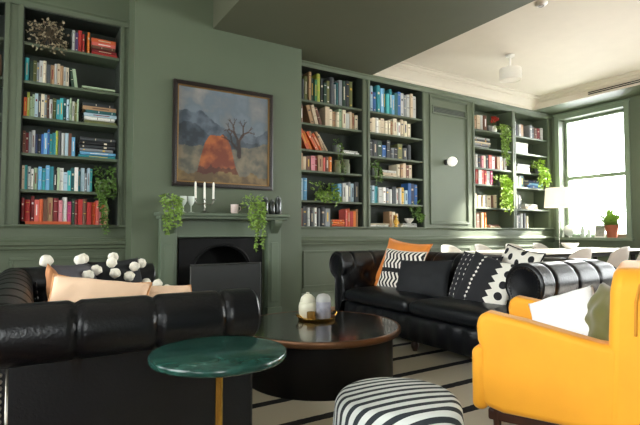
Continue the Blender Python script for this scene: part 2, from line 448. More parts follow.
flat('L', 3, .41, .77, C('teal,light blue,grey,charcoal,black,dark grey'), .03, .042)
upright('L', 4, -.075, .55, C('beige,turquoise,pale grey,white,pale green,light blue,turquoise,light blue,teal,black,pale green,white,pale blue,turquoise,dark teal,white,teal,pale blue,grey,pale blue,turquoise'), .19, .25)
zz = flat('L', 5, -.05, .36, C('orange'), .03, .032)
upright('L', 5, -.075, .36, C('dark red,red,dark red,coral,orange,brown,tan,dark red,pink,white,magenta'), .2, .25, z=zz)
upright('L', 5, .365, .70, C('dark green,dark red,red,brown,red,orange,coral,pink,orange,tan'), .21, .29)
# first bookcase right of the chimney breast
upright('M1', 0, 3.01, 3.9, C('dark green,charcoal,olive,tan,dark green,green,lime,charcoal,dark green,olive,dark grey,grey,dark teal,grey,dark green,charcoal,olive'), .29, .41)
upright('M1', 1, 3.01, 3.08, C('tan,brown'), .22, .26); upright('M1', 1, 3.12, 3.3, C('tan,beige,brown'), .24, .27, lean=-.35)
upright('M1', 1, 3.42, 3.98, C('beige,cream,tan,cream,pale green,cream,pale grey,beige,tan,cream'), .22, .28)
upright('M1', 2, 3.01, 3.34, C('orange,bright orange,orange,tan,orange,tan,beige'), .255, .285, lean=-.52)
flat('M1', 2, 3.72, 3.99, C('white,pale grey'), .025, .03)
upright('M1', 3, 3.01, 3.54, C('tan,beige,brown,pink,dark red,tan,coral,brown,bright orange'), .18, .23)
upright('M1', 4, 3.01, 3.14, C('pale blue,light blue'), .26, .3); upright('M1', 4, 3.64, 3.99, C('light blue,pale grey,white,grey,pale blue,dark grey'), .22, .29)
upright('M1', 5, 3.01, 3.5, C('brown,charcoal,pale grey,black,white,dark grey,charcoal,grey'), .22, .28)
flat('M1', 5, 3.52, 3.74, C('orange,bright orange,orange'), .03, .035); upright('M1', 5, 3.76, 3.98, C('coral,orange,red,bright orange,tan'), .2, .27)
# second
upright('M2', 0, 4.165, 5.1, C('light blue,pale blue,blue,teal,light blue,dark teal,turquoise,teal,light blue,dark teal,blue,pale grey,grey,pale grey,beige,pale grey'), .3, .41)
upright('M2', 1, 4.165, 4.98, C('beige,cream,white,cream,beige,cream,cream,tan,cream,white,beige,cream,cream'), .2, .27)
upright('M2', 2, 4.165, 5.0, C('black,charcoal,dark green,blue,charcoal,dark grey,black,olive,dark grey,charcoal'), .16, .28)
flat('M2', 3, 4.38, 4.7, C('cream,beige,pale grey'), .03, .045); upright('M2', 3, 4.72, 5.02, C('cream,tan,beige,brown,beige'), .19, .23)
upright('M2', 4, 4.165, 4.92, C('dark teal,pale blue,teal,pale grey,white,grey,pale grey,charcoal,white,pale grey,yellow,pale blue'), .2, .27)
upright('M2', 4, 4.93, 5.13, C('blue,navy,blue'), .3, .33)
flat('M2', 5, 4.19, 4.56, C('white,cream'), .02, .028, where=' left '); upright('M2', 5, 4.56, 4.74, C('tan,cream,beige'), .2, .24)
flat('M2', 5, 4.8, 5.12, C('white,pale grey'), .02, .03, where=' right ')
# third
upright('R1', 0, 6.39, 6.78, C('grey,tan,beige,pale grey,brown'), .2, .27)
flat('R1', 1, 6.42, 6.85, C('pale grey,grey,cream,dark grey,pale grey'), .03, .04)
upright('R1', 2, 6.39, 7.3, C('dark red,white,charcoal,pink,cream,dark grey,coral,white,dark red,tan,white,brown,pale grey'), .2, .25)
upright('R1', 3, 6.39, 6.9, C('dark red,red,white,coral,red,pale grey,magenta'), .24, .28)
upright('R1', 4, 6.39, 7.0, C('beige,tan,cream,beige,pale grey,cream,brown,beige'), .2, .24)
upright('R1', 5, 6.39, 6.72, C('orange,brown,tan,bright orange'), .22, .28); flat('R1', 5, 6.82, 7.1, C('tan,brown'), .025, .03)
# fourth
upright('R2', 0, 7.5, 7.82, C('white,charcoal,pale grey,tan'), .22, .27); upright('R2', 0, 7.98, 8.4, C('grey,charcoal,brown,dark red,pale grey'), .22, .26)
upright('R2', 3, 7.49, 7.8, C('dark grey,pale green,grey,dark teal'), .2, .23); flat('R2', 3, 7.9, 8.35, C('blue,light blue,navy'), .05, .055)
upright('R2', 4, 7.49, 7.72, C('charcoal,white,grey,dark grey'), .24, .3); flat('R2', 4, 7.8, 8.2, C('beige,pale grey'), .04, .05)
upright('R2', 5, 7.49, 7.9, C('dark green,white,dark grey,pale grey,charcoal,cream'), .2, .28)
upright('F', 1, -.36, -.265, C('cream,tan'), .2, .25)
# shelf ornaments
def simple_lathe(name, label, cat, loc, prof, m, group=None, n=24):
    o = MB().lathe(prof, n).build(name, m, smooth=50, loc=loc); return tag(o, label, cat, group)
def boxthing(label, loc, sx, sy, sz, m, m2, rz=0):
    t = thing('storage_box', label, 'box', loc, rz)
    MB().box(-sx/2, sx/2, -sy/2, sy/2, 0, sz*.72).build('body', m, t, bevel=.004, smooth=0)
    MB().box(-sx/2-.006, sx/2+.006, -sy/2-.006, sy/2+.006, sz*.72, sz).build('lid', m2, t, bevel=.004, smooth=0)
    return t
jar = [(0.001,0),(.045,0),(.055,.02),(.055,.12),(.04,.15),(.04,.165),(.044,.17),(.044,.185),(.0,.187)]
GREENCER = mat('olive_glaze', '#6f7450', .35, var=.15)
simple_lathe('jar', 'olive glazed jar, left one of two on fourth shelf beside chimney breast', 'jar', (3.66, 5.47, 1.82), jar, GREENCER, 'glazed jars')
simple_lathe('jar', 'grey green glazed jar, right one of two on fourth shelf beside chimney breast', 'jar', (3.81, 5.47, 1.82), [(a*1.1, z*1.1) for a, z in jar], mat('grey_glaze', '#7b8468', .35, var=.1), 'glazed jars')
simple_lathe('bowl', 'small white bowl on the bottom shelf left of the wall light', 'bowl', (5.0, 5.47, 1.135), [(.001,0),(.03,0),(.035,.01),(.065,.045),(.075,.075),(.07,.075),(.055,.045),(.0,.02)], WHITECER)
YEL = mat('yellow_glaze', '#d6a63a', .4, var=.1)
t = thing('figurine', 'small yellow figurine in front of cream books, bottom shelf', 'ornament', (4.66, 5.385, 1.075))
MB().lathe([(.001,0),(.028,0),(.03,.012),(.02,.02)], 16).build('base', YEL, t)
m = MB().lathe([(.012,.015),(.03,.05),(.034,.09),(.022,.125),(.012,.135)], 16); m.ball((0,0,.155), .024); m.tube([(.028,0,.1),(.05,-.01,.07),(.035,-.02,.045)], .008); m.tube([(-.028,0,.1),(-.05,-.01,.07),(-.035,-.02,.045)], .008)
m.build('body', YEL, t, smooth=60)
boxthing('white storage box on the second shelf beside the window', (7.72, 5.49, 2.45), .34, .2, .2, mat('white_card', '#dcdad2', .7), mat('white_card2', '#cfccc2', .7))
boxthing('black and white storage box on the third shelf beside the window', (7.76, 5.49, 2.10), .36, .2, .15, mat('white_card3', '#dedbd4', .7), mat('black_card', '#26282a', .6))
boxthing('small grey box on the top shelf beside red flower heads', (6.92, 5.5, 2.76), .14, .14, .12, mat('grey_card', '#8e908c', .7), mat('grey_card2', '#a2a49e', .7))
REDF = mat('red_petals', '#b8321f', .6, var=.2)
t = thing('flower_vase', 'white vase of red flowers on the top shelf right of wall light', 'vase', (6.98, 5.42, 2.76))
MB().lathe([(.001,0),(.035,0),(.05,.04),(.04,.09),(.024,.11),(.03,.12)], 20).build('vase', WHITECER, t)
m = MB()
for i in range(9):
    a = rnd.uniform(0, 6.28); q = Vector((.06*math.cos(a)*rnd.random(), -.015+.045*math.sin(a), .2+.07*rnd.random()))
    for j in range(16):
        m.leaf(q, (rnd.gauss(0,1), rnd.gauss(0,1), rnd.gauss(.3,1)), .045, .025)
m.build('blooms', REDF, t, smooth=0)
m = MB()
for i in range(7): m.tube([(0,0,.09), (rnd.uniform(-.03,.03), rnd.uniform(-.03,.02), .16), (rnd.uniform(-.05,.05), rnd.uniform(-.05,.02), .22)], .003, 5)
m.build('stems', mat('stem_green', '#5a6b35', .6), t)

# ------------------------------------------------------------------ plants
LEAFD = mat('leaf_dark', '#57782f', .5, var=.3, vscale=25)
LEAFB = mat('leaf_bright', '#93b23e', .5, var=.25, vscale=25)
LEAFM = mat('leaf_mid', '#7f9f42', .5, var=.3, vscale=25)
STEM = mat('vine_stem', '#6b7440', .6)
TERRA = mat('terracotta', '#a65a3c', .7, var=.12)
POTG = mat('grey_pot', '#6d716a', .6)
def trailing_plant(label, loc, width, drops, lm, top=.1, leaf=.035, pot=True, front=.085, seed=1, nl=1.0):
    """pot on a shelf with vines spilling over its front; drops = list of (x offset, length)"""
    rg = random.Random(seed); st = rnd.getstate(); rnd.seed(seed)
    t = thing('trailing_plant', label, 'plant', loc)
    if pot:
        MB().lathe([(.001,0),(.045,0),(.06,.09),(.064,.092),(.064,.105),(.052,.105),(.05,.09),(.0,.088)], 20).build('pot', POTG, t)
    fo, sm = MB(), MB()
    for i in range(int(46*nl)):              # crown
        a = rg.uniform(0, 6.28); rr = rg.random()**.5*width*.5
        p = Vector((rr*math.cos(a), min(.06, max(-.06, rr*math.sin(a)*.5)), .07+rg.random()*top))
        fo.leaf(p, (math.cos(a)*.8, -.3+math.sin(a)*.6, rg.uniform(-.4,.7)), leaf*rg.uniform(.8,1.3), leaf*.62)
    for dx, ln in drops:
        pts = []; q = Vector((dx*.4, -.02, .1)); pts.append(q.copy())
        q = Vector((dx, -front, .12)); pts.append(q.copy()); nseg = max(4, int(ln/.03))
        for k_ in range(nseg):
            q = q+Vector((rg.uniform(-.009,.009), rg.uniform(-.005,.004)-(.012 if k_ < 2 else 0), -ln/nseg)); pts.append(q.copy())
        sm.tube(pts, .0022, 4)
        for p in pts[1:]:
            for _ in range(max(1, int(round(2.6*nl)))):
                a = rg.uniform(0, 6.28)
                fo.leaf(p, (math.cos(a), -.35+.6*math.sin(a), rg.uniform(-1,.1)), leaf*rg.uniform(.7,1.2), leaf*.6)
    fo.build('foliage', lm, t, smooth=0); sm.build('vines', STEM, t)
    rnd.setstate(st)
    return t
def spread(n_, w_, l0, l1, seed):
    g = random.Random(seed); return [((i+.5)/n_*w_-w_/2+g.uniform(-.01,.01), g.uniform(l0, l1)) for i in range(n_)]
trailing_plant('green trailing plant on the fifth shelf of the left alcove bookcase', (.655, 5.40, 1.415), .2, spread(7, .17, .1, .24, 3)+[(.0,.55),(.03,.5),(-.02,.42)], LEAFD, top=.2, leaf=.04, seed=3, nl=1.7)
trailing_plant('green trailing plant hanging off the left end of the mantel shelf', (1.19, 4.78, 1.2), .2, spread(9, .18, .12, .34, 5), LEAFM, top=.1, leaf=.042, front=.1, seed=5, nl=1.3)
trailing_plant('green trailing plant near the right end of the mantel shelf', (2.09, 4.78, 1.2), .22, spread(9, .2, .12, .32, 6)+[(-.01,.46),(.02,.5),(.045,.48)], LEAFM, top=.14, leaf=.042, front=.1, seed=6, nl=1.2)
trailing_plant('bushy green plant on the fifth shelf beside the chimney breast', (3.42, 5.42, 1.42), .42, spread(8, .4, .08, .18, 7), LEAFM, top=.18, leaf=.05, seed=7, nl=1.6)
trailing_plant('slim trailing vine on the second shelf beside the chimney breast', (3.62, 5.42, 2.10), .1, [(0,.5),(.03,.4),(-.03,.3)], LEAFD, top=.12, leaf=.035, seed=8, nl=.8)
trailing_plant('small trailing plant at the left of the fourth shelf, left of wall light', (4.26, 5.40, 1.82), .16, spread(6, .14, .1, .28, 9), LEAFD, top=.14, leaf=.04, seed=9, nl=1.3)
trailing_plant('dark green plant on the bottom shelf right end, left of wall light', (5.06, 5.40, 1.16), .16, spread(5, .14, .05, .12, 10), LEAFD, top=.26, leaf=.05, pot=False, seed=10, nl=1.6)
trailing_plant('olive green vine spilling from the top shelf right of wall light', (7.06, 5.36, 2.76), .2, spread(8, .26, .25, .8, 11), LEAFM, top=.02, leaf=.05, pot=False, seed=11, nl=1.1)
trailing_plant('bright green vine spilling from the fourth shelf right of wall light', (7.12, 5.40, 1.82), .26, spread(9, .26, .28, .62, 12), LEAFB, top=.12, leaf=.06, seed=12, nl=1.6)
trailing_plant('bright green vine spilling from the third shelf beside the window', (8.22, 5.40, 2.1), .28, spread(9, .28, .2, .42, 13), LEAFB, top=.2, leaf=.06, seed=13, nl=1.6)
# dried twig bush on the top shelf of the left bookcase
t = thing('dried_bouquet', 'dried brown twig bouquet on the top shelf of the left alcove bookcase', 'dried flowers', (.13, 5.40, 2.86))
MB().lathe([(.001,0),(.03,0),(.045,.04),(.03,.08),(.02,.1),(.024,.105)], 20).build('vase', mat('dark_stoneware', '#33302a', .6), t)
tw, bd = MB(), MB()
for i in range(130):
    a = rnd.uniform(0, 6.28); el = rnd.uniform(-1.2, 1.4); L_ = rnd.uniform(.12, .23)
    d = Vector((math.cos(a)*math.cos(el), -.15+.4*math.sin(a)*math.cos(el), math.sin(el)*.85)); p0 = Vector((0,-.02,.1)); p1 = p0+d*L_*.6+Vector((0,0,.02)); p2 = p0+d*L_
    p2.y = max(-.12, min(p2.y, .1)); p2.x = max(-.2, p2.x)
    tw.tube([p0, p1, p2], .0018, 4)
    for _ in range(2): bd.leaf(p2, (rnd.gauss(0,1), rnd.gauss(0,1), rnd.gauss(0,1)), .03, .022)
tw.build('twigs', mat('twig', '#5c4f3a', .8), t); bd.build('seed_heads', mat('seed_head', '#9c8f72', .8, var=.3, vscale=30), t, smooth=0)  # pale seed heads at the twig tips, shaped from leaf faces

# ------------------------------------------------------------------ fireplace
t = thing('fireplace_surround', 'sage green painted fireplace surround with bracketed mantel shelf', 'fireplace', (1.81, 5.0, 0))
MANTEL = mat('mantel_paint', '#5e6b57', .5, var=.03)
X0, X1 = 1.13-1.81, 2.49-1.81
m = MB().box(X0-.05, X1+.05, -.24, 0, 1.165, 1.2); m.box(X0-.03, X1+.03, -.215, 0, 1.135, 1.165); m.build('mantel_shelf', MANTEL, t, bevel=.008, smooth=0)
m = MB().box(X0+.16, X1-.16, -.07, 0, .945, 1.135); m.box(X0+.16, X1-.16, -.085, -.07, .945, .96); m.box(X0+.16, X1-.16, -.085, -.07, 1.115, 1.135)
m.build('frieze', MANTEL, t, bevel=.004, smooth=0)
for sx in (0, 1):
    xa = X0 if sx == 0 else X1-.165; xb = xa+.165
    m = MB().box(xa, xb, -.1, 0, .14, 1.135); m.box(xa+.035, xb-.035, -.112, -.1, .2, .88); m.box(xa-.012, xb+.012, -.12, 0, 0, .14)
    p = m.build('pilaster', MANTEL, t, bevel=.006, smooth=0)
    xm = (xa+xb)/2; k = 18
    prof = []
    for i in range(k+1):
        u = i/k; prof.append((-.1-.1*(.5+.5*math.cos(PI*u))-.012*math.sin(2*PI*u), 1.135-.2*u))
    m = MB()
    for x in (xm-.045, xm+.045):
        for y, z in prof: m.v.append(Vector((x, y, z)))
        m.v.append(Vector((x, -.098, .935))); m.v.append(Vector((x, -.098, 1.135)))
    kk = k+3
    for i in range(kk): m.f.append((i, (i+1) % kk, kk+(i+1) % kk, kk+i)); m.m.append(0)
    m.f.append(tuple(range(kk))); m.m.append(0); m.f.append(tuple(range(2*kk-1, kk-1, -1))); m.m.append(0)
    m.build('corbel', MANTEL, p, smooth=35)
MB().box(-.75, .75, -.5, 0, .001, .03).build('hearth', mat('slate', '#2b2d2e', .5, var=.15), t, bevel=.004, smooth=0)
IRON = mat('cast_iron', '#080808', .6, spec=.25, var=.2, bump=.1)
t = thing('fireplace_insert', 'black cast iron fireplace insert with an arched hood', 'fireplace', (1.81, 4.998, .003))
W2 = (FBX1-FBX0)/2-.004
m = MB()                                  # plate with arched opening
N = 24; arch = [(-.30, .03)]+[(.30*math.cos(PI-PI*i/N), .60+.24*math.sin(PI*i/N)) for i in range(N+1)]+[(.30, .03)]
outer = [(-W2, .03)]+[(-W2+2*W2*i/N if False else max(-W2, min(W2, 1.6*W2*math.cos(PI-PI*i/N))), .93 if 2 < i < N-2 else .6+.33*min(1, i/3 if i <= 2 else (N-i)/3)) for i in range(N+1)]+[(W2, .03)]
k = len(arch)
for d in (-.03, .01):
    for (x, z) in arch: m.v.append(Vector((x, d, z)))
    for (x, z) in outer: m.v.append(Vector((x, d, z)))
for i in range(k-1):
    m.f.append((i, i+1, k+i+1, k+i)); m.m.append(0); m.f.append((2*k+i, 3*k+i, 3*k+i+1, 2*k+i+1)); m.m.append(0)
    m.f.append((i, 2*k+i, 2*k+i+1, i+1)); m.m.append(0); m.f.append((k+i, k+i+1, 3*k+i+1, 3*k+i)); m.m.append(0)
m.build('front_plate', IRON, t, smooth=30)
MB().tube([(x*1.06, -.035, z+.012) for x, z in arch[1:-1]], .013, 8).build('arch_moulding', IRON, t)
MB().box(-.36, .36, .33, .36, .03, .9).box(-.36, -.33, .012, .33, .03, .9).box(.33, .36, .012, .33, .03, .9).build('firebox', IRON, t, smooth=0)
m = MB()
for i in range(9): m.tube([(-.24+.06*i, .05, .14), (-.24+.06*i, .03, .3)], .008, 6)
m.tube([(-.26,.05,.14),(.26,.05,.14)], .01, 6); m.tube([(-.26,.03,.3),(.26,.03,.3)], .01, 6)
m.build('grate', IRON, t)
GREYM = mat('screen_mesh', '#2a2c2b', .6, metal=.1, var=.1)
t = thing('fire_screen', 'flat grey metal fire screen standing in front of the fireplace', 'fire screen', (1.80, 4.80, .0312))
MB().box(-.385, .385, -.004, .004, .03, .62).build('mesh_panel', GREYM, t, smooth=0)
m = MB(); m.tube([(-.39,0,.02),(-.39,0,.63),(.39,0,.63),(.39,0,.02),(-.39,0,.02)], .009, 8); m.build('frame', mat('screen_frame', '#6a6b69', .35, metal=.8), t)
for sx in (-.3, .3): MB().box(sx-.012, sx+.012, -.07, .07, 0, .02).build('foot', IRON, t, bevel=.003, smooth=0)

# mantel ornaments
WAX = mat('candle_wax', '#f0ece0', .5)
SILVER = mat('pewter', '#b8b6ae', .25, metal=1)
t = thing('candelabra', 'three armed candelabra with white taper candles on the mantel', 'candle holder', (1.567, 4.86, 1.2))
MB().lathe([(.001,0),(.05,0),(.052,.008),(.02,.016),(.01,.03),(.009,.1),(.014,.115),(.009,.13),(.012,.145),(.0,.146)], 20).build('stand', SILVER, t, smooth=50)
m = MB()
for s in (-1, 1): m.tube([(0,0,.1),(s*.04,0,.085),(s*.08,0,.095),(s*.097,0,.125),(s*.097,0,.14)], .005, 8)
m.build('arms', SILVER, t)
for i, x in enumerate((-.097, 0, .097)):
    MB().lathe([(.001,.138),(.014,.138),(.02,.146),(.02,.152),(.012,.154),(.0,.154)], 16, (x,0,0)).build('candle_cup', SILVER, t)
    c_ = MB().lathe([(.001,.154),(.0115,.154),(.0105,.31),(.007,.325),(.001,.332)], 14, (x,0,0)).build('candle', WAX, t)
    MB().tube([(x,0,.33),(x+.002,0,.345)], .0012, 5).build('wick', mat('wick', '#222020', .9), c_)
goblet = [(.001,0),(.034,0),(.036,.004),(.008,.012),(.006,.07),(.02,.085),(.036,.12),(.036,.17),(.034,.17),(.034,.122),(.0,.088)]
PALEG = mat('milk_glass', '#cfd6cc', .25)
for i, (x, lb) in enumerate(((1.345, 'pale glass goblet beside the left mantel plant'), (1.425, 'pale glass goblet nearest the left candle'))):
    o = MB().lathe(goblet, 20, caps=False).build('goblet', PALEG, smooth=60, loc=(x, 4.86, 1.2)); tag(o, lb, 'glass', 'goblets on the mantel')
t = thing('mug', 'small pale pink mug in the middle of the mantel', 'mug', (1.9, 4.85, 1.2))
PINKC = mat('pink_glaze', '#d9c6bd', .35)
MB().lathe([(.001,0),(.035,0),(.042,.02),(.044,.1),(.04,.1),(.038,.02),(.0,.01)], 20).build('cup', PINKC, t); MB().tube([(.042,0,.08),(.068,0,.075),(.07,0,.045),(.042,0,.025)], .005, 8).build('handle', PINKC, t)
for i, (x, h_, lb) in enumerate(((2.27, .2, 'dark smoked glass jar right of the mantel plant'), (2.355, .17, 'dark smoked glass jar, middle of three on the mantel'), (2.435, .21, 'dark smoked glass jar at the right end of the mantel'))):
    t = thing('glass_jar', lb, 'jar', (x, 4.86, 1.2), group='smoked jars on the mantel')
    MB().lathe([(.001,0),(.034,0),(.037,.01),(.037,h_*.72),(.028,h_*.82),(.028,h_*.86)], 18, caps=False).build('jar', mat('smoked_glass_solid', '#2b302e', .1, spec=.8), t)
    MB().lathe([(.001,h_*.86),(.031,h_*.86),(.031,h_*.93),(.012,h_*.95),(.012,h_),(.0,h_)], 18).build('stopper', mat('jar_stopper', '#3a3d3a', .3), t)

# painting over the mantel: a plain moorland landscape
t = thing('framed_painting', 'dark framed painting of a brown moorland above the fireplace', 'painting', (1.833, 4.995, 2.05))
hw, hh = .578, .565
FR = mat('frame_wood', '#1c100a', .35, var=.2); GILT = mat('gilt', '#8a6a3a', .4, metal=.7)
m = MB()
def ring(m, ow, oh, iw, ih, y0, y1):
    m.box(-ow, ow, y0, y1, ih, oh); m.box(-ow, ow, y0, y1, -oh, -ih); m.box(-ow, -iw, y0, y1, -ih, ih); m.box(iw, ow, y0, y1, -ih, ih)
ring(m, hw, hh, hw-.045, hh-.045, -.045, 0); ring(m, hw-.008, hh-.008, hw-.03, hh-.03, -.055, -.045)
m.build('frame', FR, t, bevel=.006, smooth=0)
m = MB(); ring(m, hw-.045, hh-.045, hw-.058, hh-.058, -.036, 0); m.build('gilt_slip', GILT, t, bevel=.003, smooth=0)
NX, NZ = 130, 126; iw, ih = hw-.058, hh-.058
m = MB().grid(lambda u, v: (-iw+2*iw*u, -.02, -ih+2*ih*v), NX, NZ)
cv = m.build('canvas', WALL, t, smooth=0)
def fbm(x, y, s, o=5): return noise.fractal(Vector((x*s, y*s, 3.7)), 1.0, 2.0, o)
def mixc(a, b_, k_): k_ = max(0, min(1, k_)); return tuple(a[i]*(1-k_)+b_[i]*k_ for i in range(3))
def H(h): return lin(h)[:3]
TREE = []
def branch(x, y, a, L_, wd, dep):
    x2, y2 = x+L_*math.cos(a), y+L_*math.sin(a); TREE.append((x, y, x2, y2, wd))
    if dep:
        for da in ((-.5, .45) if dep > 1 else (-.35, .4)):
            branch(x2, y2, a+da+rt.uniform(-.2,.2), L_*rt.uniform(.6,.78), wd*.62, dep-1)
rt = random.Random(4); branch(.66, .3, 1.62, .17, .022, 4); branch(.655, .36, 2.3, .12, .012, 2)
def paint(u, v):
    n1 = fbm(u, v, 3.2); n2 = fbm(u+5, v, 9)
    c_ = mixc(H('#7f8a92'), H('#55626c'), .5+1.1*n1)
    c_ = mixc(c_, H('#a9a49b'), max(0, n1*1.2+.25*(v-.5))*(1.2 if u < .45 else .8))
    r1 = .66+.10*math.sin(u*5+1.0)+.05*fbm(u, 0, 6)
    if v < r1: c_ = mixc(H('#3c4851'), H('#6b7782'), .45+n2*.9+max(0, (v-.45))*.6)
    r2 = .46+.16*math.exp(-((u-.08)/.2)**2)+.05*fbm(u, 2, 7)
    if v < r2: c_ = mixc(H('#2b353d'), H('#55606a'), .4+n2)
    r3 = .38+.1*math.exp(-((u-1.0)/.22)**2)+.03*fbm(u, 4, 8)
    if v < r3: c_ = mixc(H('#56584c'), H('#8b7d66'), .4+n2)
    # russet bracken knoll
    k_ = .50*math.exp(-((u-.42)/.2)**4)+.06*fbm(u, 9, 6)
    if v < k_ and v > .02:
        c_ = mixc(H('#7c3413'), H('#b5642c'), .45+n2*1.3+(v-.25)); c_ = mixc(c_, H('#35170c'), .7 if v < .16+.05*fbm(u, 1, 14) else 0)
    for (x, y, x2, y2, wd) in TREE:
        dx, dy = x2-x, y2-y; q = max(0, min(1, ((u-x)*dx+(v-y)*dy)/(dx*dx+dy*dy))); dd = math.hypot(u-x-q*dx, v-y-q*dy)
        if dd < wd: c_ = mixc(H('#2a1a12'), H('#4e3320'), .4+n2)
    if v < .1+.04*fbm(u, 7, 10): c_ = mixc(H('#5e4a2c'), H('#94794a'), .4+n2*1.2)
    return c_
ca = cv.data.color_attributes.new('paint', 'FLOAT_COLOR', 'POINT')
for i in range(NX+1):
    for j in range(NZ+1):
        ca.data[i*(NZ+1)+j].color = (*[q*.72 for q in paint(i/NX, j/NZ)], 1)
pm = bpy.data.materials.new('oil_painting'); pm.use_nodes = True
at = pm.node_tree.nodes.new('ShaderNodeVertexColor'); at.layer_name = 'paint'
pm.node_tree.links.new(at.outputs[0], pm.node_tree.nodes['Principled BSDF'].inputs['Base Color']); pm.node_tree.nodes['Principled BSDF'].inputs['Roughness'].default_value = .45
cv.data.materials[0] = pm

# ------------------------------------------------------------------ vent and wall light on the panel
t = thing('vent_grille', 'sage green slatted air vent at the top of the wall panel', 'vent', (5.775, WY, 2.95))
m = MB(); ring(m, .39, .07, .365, .045, -.022, -.0); m.build('vent_frame', WALL, t, bevel=.003, smooth=0)
MB().box(-.365, .365, -.004, 0, -.045, .045).build('vent_back', mat('vent_dark', '#1d221d', .8), t, smooth=0)
for i in range(4): MB().box(-.365, .365, -.005, .005, -.003, .003).build('slat', WALL, t, smooth=0, loc=(0,-.014,-.033+.022*i), rot=(R(20),0,0))
GLOBE = mat('opal_glass', '#f4f1e8', .3, emit=.25)
t = thing('wall_light', 'round white globe wall light on the tall panel', 'wall light', (5.69, WY, 2.12))
MB().lathe([(.001,0),(.045,0),(.045,.012),(.03,.02),(.0,.022)], 24).xf(Matrix.Rotation(R(90), 4, 'X')).build('back_plate', IRON, t)
MB().tube([(0,-.015,0),(0,-.07,0)], .011, 10).build('arm', IRON, t)
MB().ball((0,-.135,0), .078, 28).build('globe', GLOBE, t, smooth=180)

# ------------------------------------------------------------------ ceiling fittings
t = thing('ceiling_light', 'white drum shade light hanging from the pale ceiling', 'ceiling light', (5.62, 4.08, CEIL))
MB().lathe([(.001,0),(.06,0),(.055,-.02),(.02,-.03),(.0,-.03)], 24).build('ceiling_rose', WHITECER, t)
MB().tube([(0,0,-.02),(0,0,-.19)], .012, 10).build('stem', WHITECER, t)
SHADEW = mat('white_shade', '#e2ddd0', .7)
MB().lathe([(.0,-.18),(.1,-.18),(.14,-.19),(.144,-.21),(.144,-.35),(.138,-.355),(.138,-.342),(.0,-.342)], 36).build('drum_shade', SHADEW, t, smooth=40)
t = thing('smoke_detector', 'round white smoke detector on the pale ceiling', 'smoke detector', (4.6, 2.95, CEIL))
MB().lathe([(.001,0),(.065,0),(.065,-.015),(.05,-.032),(.0,-.036)], 28).build('housing', WHITECER, t); MB().lathe([(.02,-.034),(.03,-.0365),(.03,-.04),(.02,-.04)], 20, caps=False).build('sensor_ring', mat('sensor_grey', '#8c8a84', .5), t)
t = thing('air_vent', 'long white slot air vent on the bulkhead above the window', 'vent', (BKX-.001, 3.1, 3.325))
m = MB().box(-.02, 0, -1.2, 1.2, .026, .036).box(-.02, 0, -1.2, 1.2, -.036, -.026).box(-.02, 0, -1.2, -1.18, -.026, .026).box(-.02, 0, 1.18, 1.2, -.026, .026); m.build('vent_frame', WHITE_CEIL, t, bevel=.002, smooth=0)
MB().box(-.003, 0, -1.18, 1.18, -.026, .026).build('vent_back', mat('slot_dark', '#2b2924', .8), t, smooth=0)
MB().box(-.016, -.008, -1.18, 1.18, -.004, .004).build('slat', WHITE_CEIL, t, smooth=0)

# ------------------------------------------------------------------ rug
rm = bpy.data.materials.new('striped_rug'); rm.use_nodes = True
nt = rm.node_tree; b = nt.nodes['Principled BSDF']; b.inputs['Roughness'].default_value = .95; tc = nt.nodes.new('ShaderNodeTexCoord')
sp = nt.nodes.new('ShaderNodeSeparateXYZ'); nt.links.new(tc.outputs['Object'], sp.inputs[0])
def mnode(op, a, b2=None):
    n_ = nt.nodes.new('ShaderNodeMath'); n_.operation = op
    for i, q in enumerate((a, b2)):
        if q is None: continue
        if isinstance(q, (int, float)): n_.inputs[i].default_value = q
        else: nt.links.new(q, n_.inputs[i])
    return n_.outputs[0]
nz = nt.nodes.new('ShaderNodeTexNoise'); nz.inputs['Scale'].default_value = 30; nt.links.new(tc.outputs['Object'], nz.inputs['Vector'])
yy = mnode('ADD', sp.outputs['Y'], mnode('MULTIPLY', mnode('SUBTRACT', nz.outputs['Fac'], .5), .012))
fr = mnode('FRACT', mnode('DIVIDE', mnode('SUBTRACT', yy, .995), .335))
st_ = mnode('LESS_THAN', mnode('ABSOLUTE', mnode('SUBTRACT', fr, .5)), .095)
mx = nt.nodes.new('ShaderNodeMix'); mx.data_type = 'RGBA'; nt.links.new(st_, mx.inputs['Factor'])
mx.inputs['A'].default_value = lin('#cbc3ae'); mx.inputs['B'].default_value = lin('#16161a')
nt.links.new(mx.outputs['Result'], b.inputs['Base Color'])
n2 = nt.nodes.new('ShaderNodeTexNoise'); n2.inputs['Scale'].default_value = 220; nt.links.new(tc.outputs['Object'], n2.inputs['Vector'])
bp = nt.nodes.new('ShaderNodeBump'); bp.inputs['Strength'].default_value = .5; bp.inputs['Distance'].default_value = .01; nt.links.new(n2.outputs['Fac'], bp.inputs['Height']); nt.links.new(bp.outputs['Normal'], b.inputs['Normal'])
tag(MB().box(.3, 3.25, .6, 4.1, .0005, .013).build('rug', rm, bevel=.004, smooth=0), 'beige rug with thin black stripes under the coffee table', 'rug')

